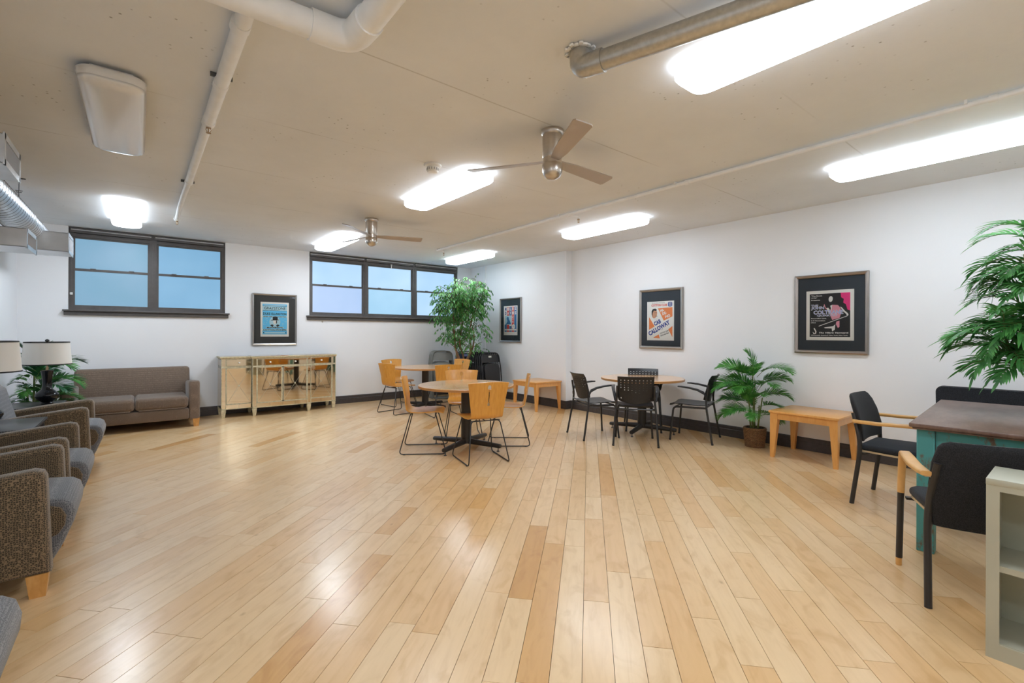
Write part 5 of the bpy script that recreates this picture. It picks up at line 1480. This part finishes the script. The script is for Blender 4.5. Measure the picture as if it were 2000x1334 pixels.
for i, (z, az, tl, k_, s_) in enumerate(fr):
    put_frond(pfm[k_], (M['palm'], M['palm_stem']), t, (-.01 + .03 * math.cos(math.radians(az)), .03 * math.sin(math.radians(az)), z * .93), az + rnd.uniform(-8, 8), tl + rnd.uniform(-10, 14), rnd.uniform(-28, 28), s_ * rnd.uniform(.80, .96))

# palm in the corner behind the lamp
t = thing('corner_palm', 'dark green palm in the far left corner behind the table lamps', 'plant', (-.985, 7.83, 0))
wicker_basket(t, .11, .14, .24)
pfd = [frond_mesh(.74, (72, -30), 28, .30, .027, 11, spread=55, stem=.2), frond_mesh(.66, (60, -50), 26, .28, .026, 12, spread=52, stem=.2), frond_mesh(.55, (85, 40), 22, .22, .022, 13, spread=42)]
stems = MB()
for (tx, ty, tz) in ((.02, 0, .95), (-.05, .05, .70), (.05, -.08, .65)): stems.tube([(tx * .4, ty * .4, .2), (tx, ty, tz)], [.014, .008], 7)
stems.build('stem', M['palm_stem'], t)
k_ = 0
for i in range(30):
    az = (i * 137.5) % 360; z = .93 - .021 * i; tl = 6 - 1.1 * i
    if i in (0, 1): put_frond(pfd[2], (M['palm_dark'], M['palm_stem']), t, (.02, 0, .80), 200 + 140 * i, 5, 0, .78); continue
    ca, sa = math.cos(math.radians(az)), math.sin(math.radians(az))
    sc_ = .28 if ca < -.35 else (.50 if ca < .1 else .74)
    put_frond(pfd[i % 2], (M['palm_dark'] if i % 3 else M['palm'], M['palm_stem']), t, (.03 * ca, .03 * sa, z), az, tl, rnd.uniform(-10, 10), sc_)

# ficus tree in the corner
t = thing('ficus_tree', 'tall leafy ficus tree with twisted brown trunks in the corner by the right window', 'tree', (5.10, 7.98, 0))
MB().lathe([(.13, 0), (.17, .26), (.175, .28), (.155, .28), (.15, .25)], 28).build('pot', M['basket'], t)
MB().lathe([(.15, .245), (.001, .25)], 24).build('soil', M['soil'], t)
view_r = Vector((math.cos(YAW), -math.sin(YAW), 0)); view_d = Vector((math.sin(YAW), math.cos(YAW), 0))
def fl(r_, d_, z): return view_r * r_ + view_d * d_ + Vector((0, 0, z))
rf = random.Random(5)
tr = [[fl(-.02, 0, .25), fl(-.08, .02, .7), fl(-.14, 0, 1.05), fl(-.18, .03, 1.45), fl(-.20, 0, 1.85), fl(-.24, 0, 2.15)],
      [fl(.0, .02, .25), fl(.06, .02, .75), fl(.16, .0, 1.02), fl(.14, -.03, 1.38), fl(.20, 0, 1.75), fl(.18, 0, 2.2)],
      [fl(.02, -.02, .25), fl(.02, .05, .8), fl(-.06, 0, 1.15), fl(-.02, 0, 1.5), fl(.0, 0, 2.0)],
      [fl(.04, 0, .25), fl(.10, -.03, .8), fl(.20, .0, 1.05), fl(.22, .02, 1.35), fl(.15, 0, 1.6)],
      [fl(-.03, .0, .25), fl(-.06, -.02, .8), fl(-.16, .0, 1.1), fl(-.20, .02, 1.45)]]
def smooth_path(pts, n=5):
    out = []
    for i in range(len(pts) - 1):
        p0 = pts[max(i - 1, 0)]; p1 = pts[i]; p2 = pts[i + 1]; p3 = pts[min(i + 2, len(pts) - 1)]
        for k in range(n):
            s = k / n
            out.append(.5 * ((2 * p1) + (p2 - p0) * s + (2 * p0 - 5 * p1 + 4 * p2 - p3) * s * s + (-p0 + 3 * p1 - 3 * p2 + p3) * s ** 3))
    out.append(pts[-1]); return out
for pth in tr:
    sp = smooth_path(pth); n_ = len(sp)
    MB().tube(sp, [.024 * (1 - .68 * i / n_) for i in range(n_)], 8).build('trunk', M['ficus_wood'], t)
fol = MB(); twig = MB()
def clear_of_room(w_):      # keep twigs this side of the walls
    return w_.y + 7.98 < YB - .06 and w_.x + 5.10 < XP - .06
blobs = [(.10, 0, 2.18, .34, .30, .26, 200), (.22, .0, 1.98, .26, .26, .26, 110), (-.06, 0, 1.98, .30, .28, .28, 130), (-.30, -.05, 2.05, .23, .22, .24, 80), (-.28, 0, 1.80, .26, .25, .22, 84),
         (.12, 0, 1.75, .26, .25, .20, 52), (-.18, 0, 1.48, .24, .22, .22, 50), (.22, 0, 1.42, .22, .2, .12, 30), (-.02, 0, 1.55, .2, .2, .2, 22), (-.26, 0, 1.28, .14, .15, .12, 22), (.0, 0, 1.20, .16, .15, .14, 26), (.26, -.05, 1.03, .16, .12, .08, 16), (.33, -.02, 1.26, .12, .12, .1, 12), (.24, -.1, .80, .10, .1, .06, 6)]
for (br, bd, bz, sr, sd, sz, n_) in blobs:
    c = fl(br, bd, bz)
    for i in range(n_):
        while True:
            a = Vector((rf.uniform(-1, 1), rf.uniform(-1, 1), rf.uniform(-1, 1)))
            if .25 < a.length < 1: break
        p = c + view_r * a.x * sr + view_d * a.y * sd + Vector((0, 0, a.z * sz))
        out = (view_r * a.x + view_d * a.y) * .9 + Vector((0, 0, .15 + .3 * a.z))
        d = (out + Vector((rf.uniform(-.4, .4), rf.uniform(-.4, .4), rf.uniform(-.35, .25)))).normalized()
        L_ = rf.uniform(.12, .22); q = p.copy(); cur = d.copy(); pts = [q.copy()]
        if not clear_of_room(p + d * L_): continue
        for j in range(5):
            q = q + cur * L_ / 5; cur = (cur + Vector((0, 0, -.28))).normalized(); pts.append(q.copy())
            s = 1 if j % 2 else -1
            for s in ((1, -1) if j == 4 else (s,)):
                sd_ = cur.cross(Vector((0, 0, 1))).normalized() * s
                ld = (cur * .55 + sd_ * .6 + Vector((0, 0, -.45 + rf.uniform(-.25, .2)))).normalized()
                leaf_blade(fol, q, ld, (0, 0, 1), rf.uniform(.060, .092), rf.uniform(.021, .029), .35, 2)
        twig.tube([pts[0], pts[2], pts[5]], .0018, 3, False)
o = fol.build('foliage', M['ficus'], t, False); o['kind'] = 'stuff'
o = twig.build('twigs', M['ficus_wood'], t); o['kind'] = 'stuff'
m = MB()
for pth in tr[:3]:
    for i in range(2, len(pth)):
        for s in (-1, 1, .4):
            a = pth[i]; m.tube([a, a + fl(.12 * s, .05 * s, .10), a + fl(.24 * s, -.06 * s, .16)], [.008, .006, .003], 5)
m.build('branches', M['ficus_wood'], t)

# bamboo palm standing on the desk
t = thing('bamboo_palm', 'tall bushy bamboo palm with long leaves on the far end of the desk', 'plant', (4.86, .17, HD))
MB().lathe([(.085, 0), (.105, .16), (.112, .17), (.112, .185), (.100, .185), (.098, .165)], 28).build('pot', M['terracotta'], t)
MB().lathe([(.098, .165), (.001, .17)], 20).build('soil', M['soil'], t)
canes = [[Vector((0, 0, .16)), fl(-.10, .02, .45), fl(-.20, 0, .80), fl(-.22, 0, 1.10)], [Vector((.02, .02, .16)), fl(-.02, .05, .5), fl(-.04, .04, .95), fl(-.08, 0, 1.25)],
         [Vector((-.02, .02, .16)), fl(.05, -.02, .5), fl(.12, 0, 1.0)], [Vector((0, -.02, .16)), fl(-.12, .05, .28), fl(-.22, .08, .42), fl(-.30, .06, .66)]]
for c in canes:
    sp = smooth_path(c); MB().tube(sp, [.011 - .006 * i / len(sp) for i in range(len(sp))], 8).build('cane', M['palm_stem'], t)
bfm = [frond_mesh(.36, (30, -55), 11, .17, .022, 21, tip=.8, stem=.16, spread=48, ldroop=.75), frond_mesh(.30, (15, -70), 10, .16, .021, 22, tip=.8, stem=.14, spread=50, ldroop=.8), frond_mesh(.33, (55, -30), 11, .16, .021, 23, tip=.8, stem=.18, spread=44, ldroop=.65)]
rb = random.Random(9)
n_ = 0
for ci, c in enumerate(canes):
    sp = smooth_path(c)
    cnt = (34, 34, 14, 30)[ci]
    for j in range(cnt):
        f_ = .32 + .68 * (j + .5) / cnt if ci < 3 else .4 + .6 * (j + .5) / cnt
        p = sp[min(int(f_ * (len(sp) - 1)), len(sp) - 1)]
        az = (j * 137.5 + ci * 50) % 360
        if p.z + HD > 1.5 and rb.random() < .2: az = 130 + rb.uniform(-50, 50)
        put_frond(bfm[rb.randrange(3)], (M['bamboo'], M['palm_stem']), t, p, az, rb.uniform(-15, 22), rb.uniform(-20, 20), rb.uniform(.78, 1.08))

# small wall details
t = thing('wall_outlet', 'small white wall outlet low on the pillar section beside the corner table', 'outlet', (XP - .0005, 7.0, .46), RW)
MB().rbox((0, -.004, 0), (.07, .008, .115), .003).build('cover_plate', M['white'], t)
m = MB(); m.rbox((0, -.009, .025), (.032, .004, .028), .003).rbox((0, -.009, -.025), (.032, .004, .028), .003); m.build('socket', M['wall'], t)
t = thing('wall_hook', 'tiny metal hook on the wall just under the right window sill', 'hook', (2.66, YB - .0005, 1.555))
MB().lathe([(.014, 0), (.012, .004), (.001, .005)], 10, M=Matrix.Rotation(PI / 2, 4, 'X')).tube([(0, -.004, 0), (.008, -.018, -.01), (.012, -.018, .006)], .003, 5).build('hook_body', M['nickel'], t)
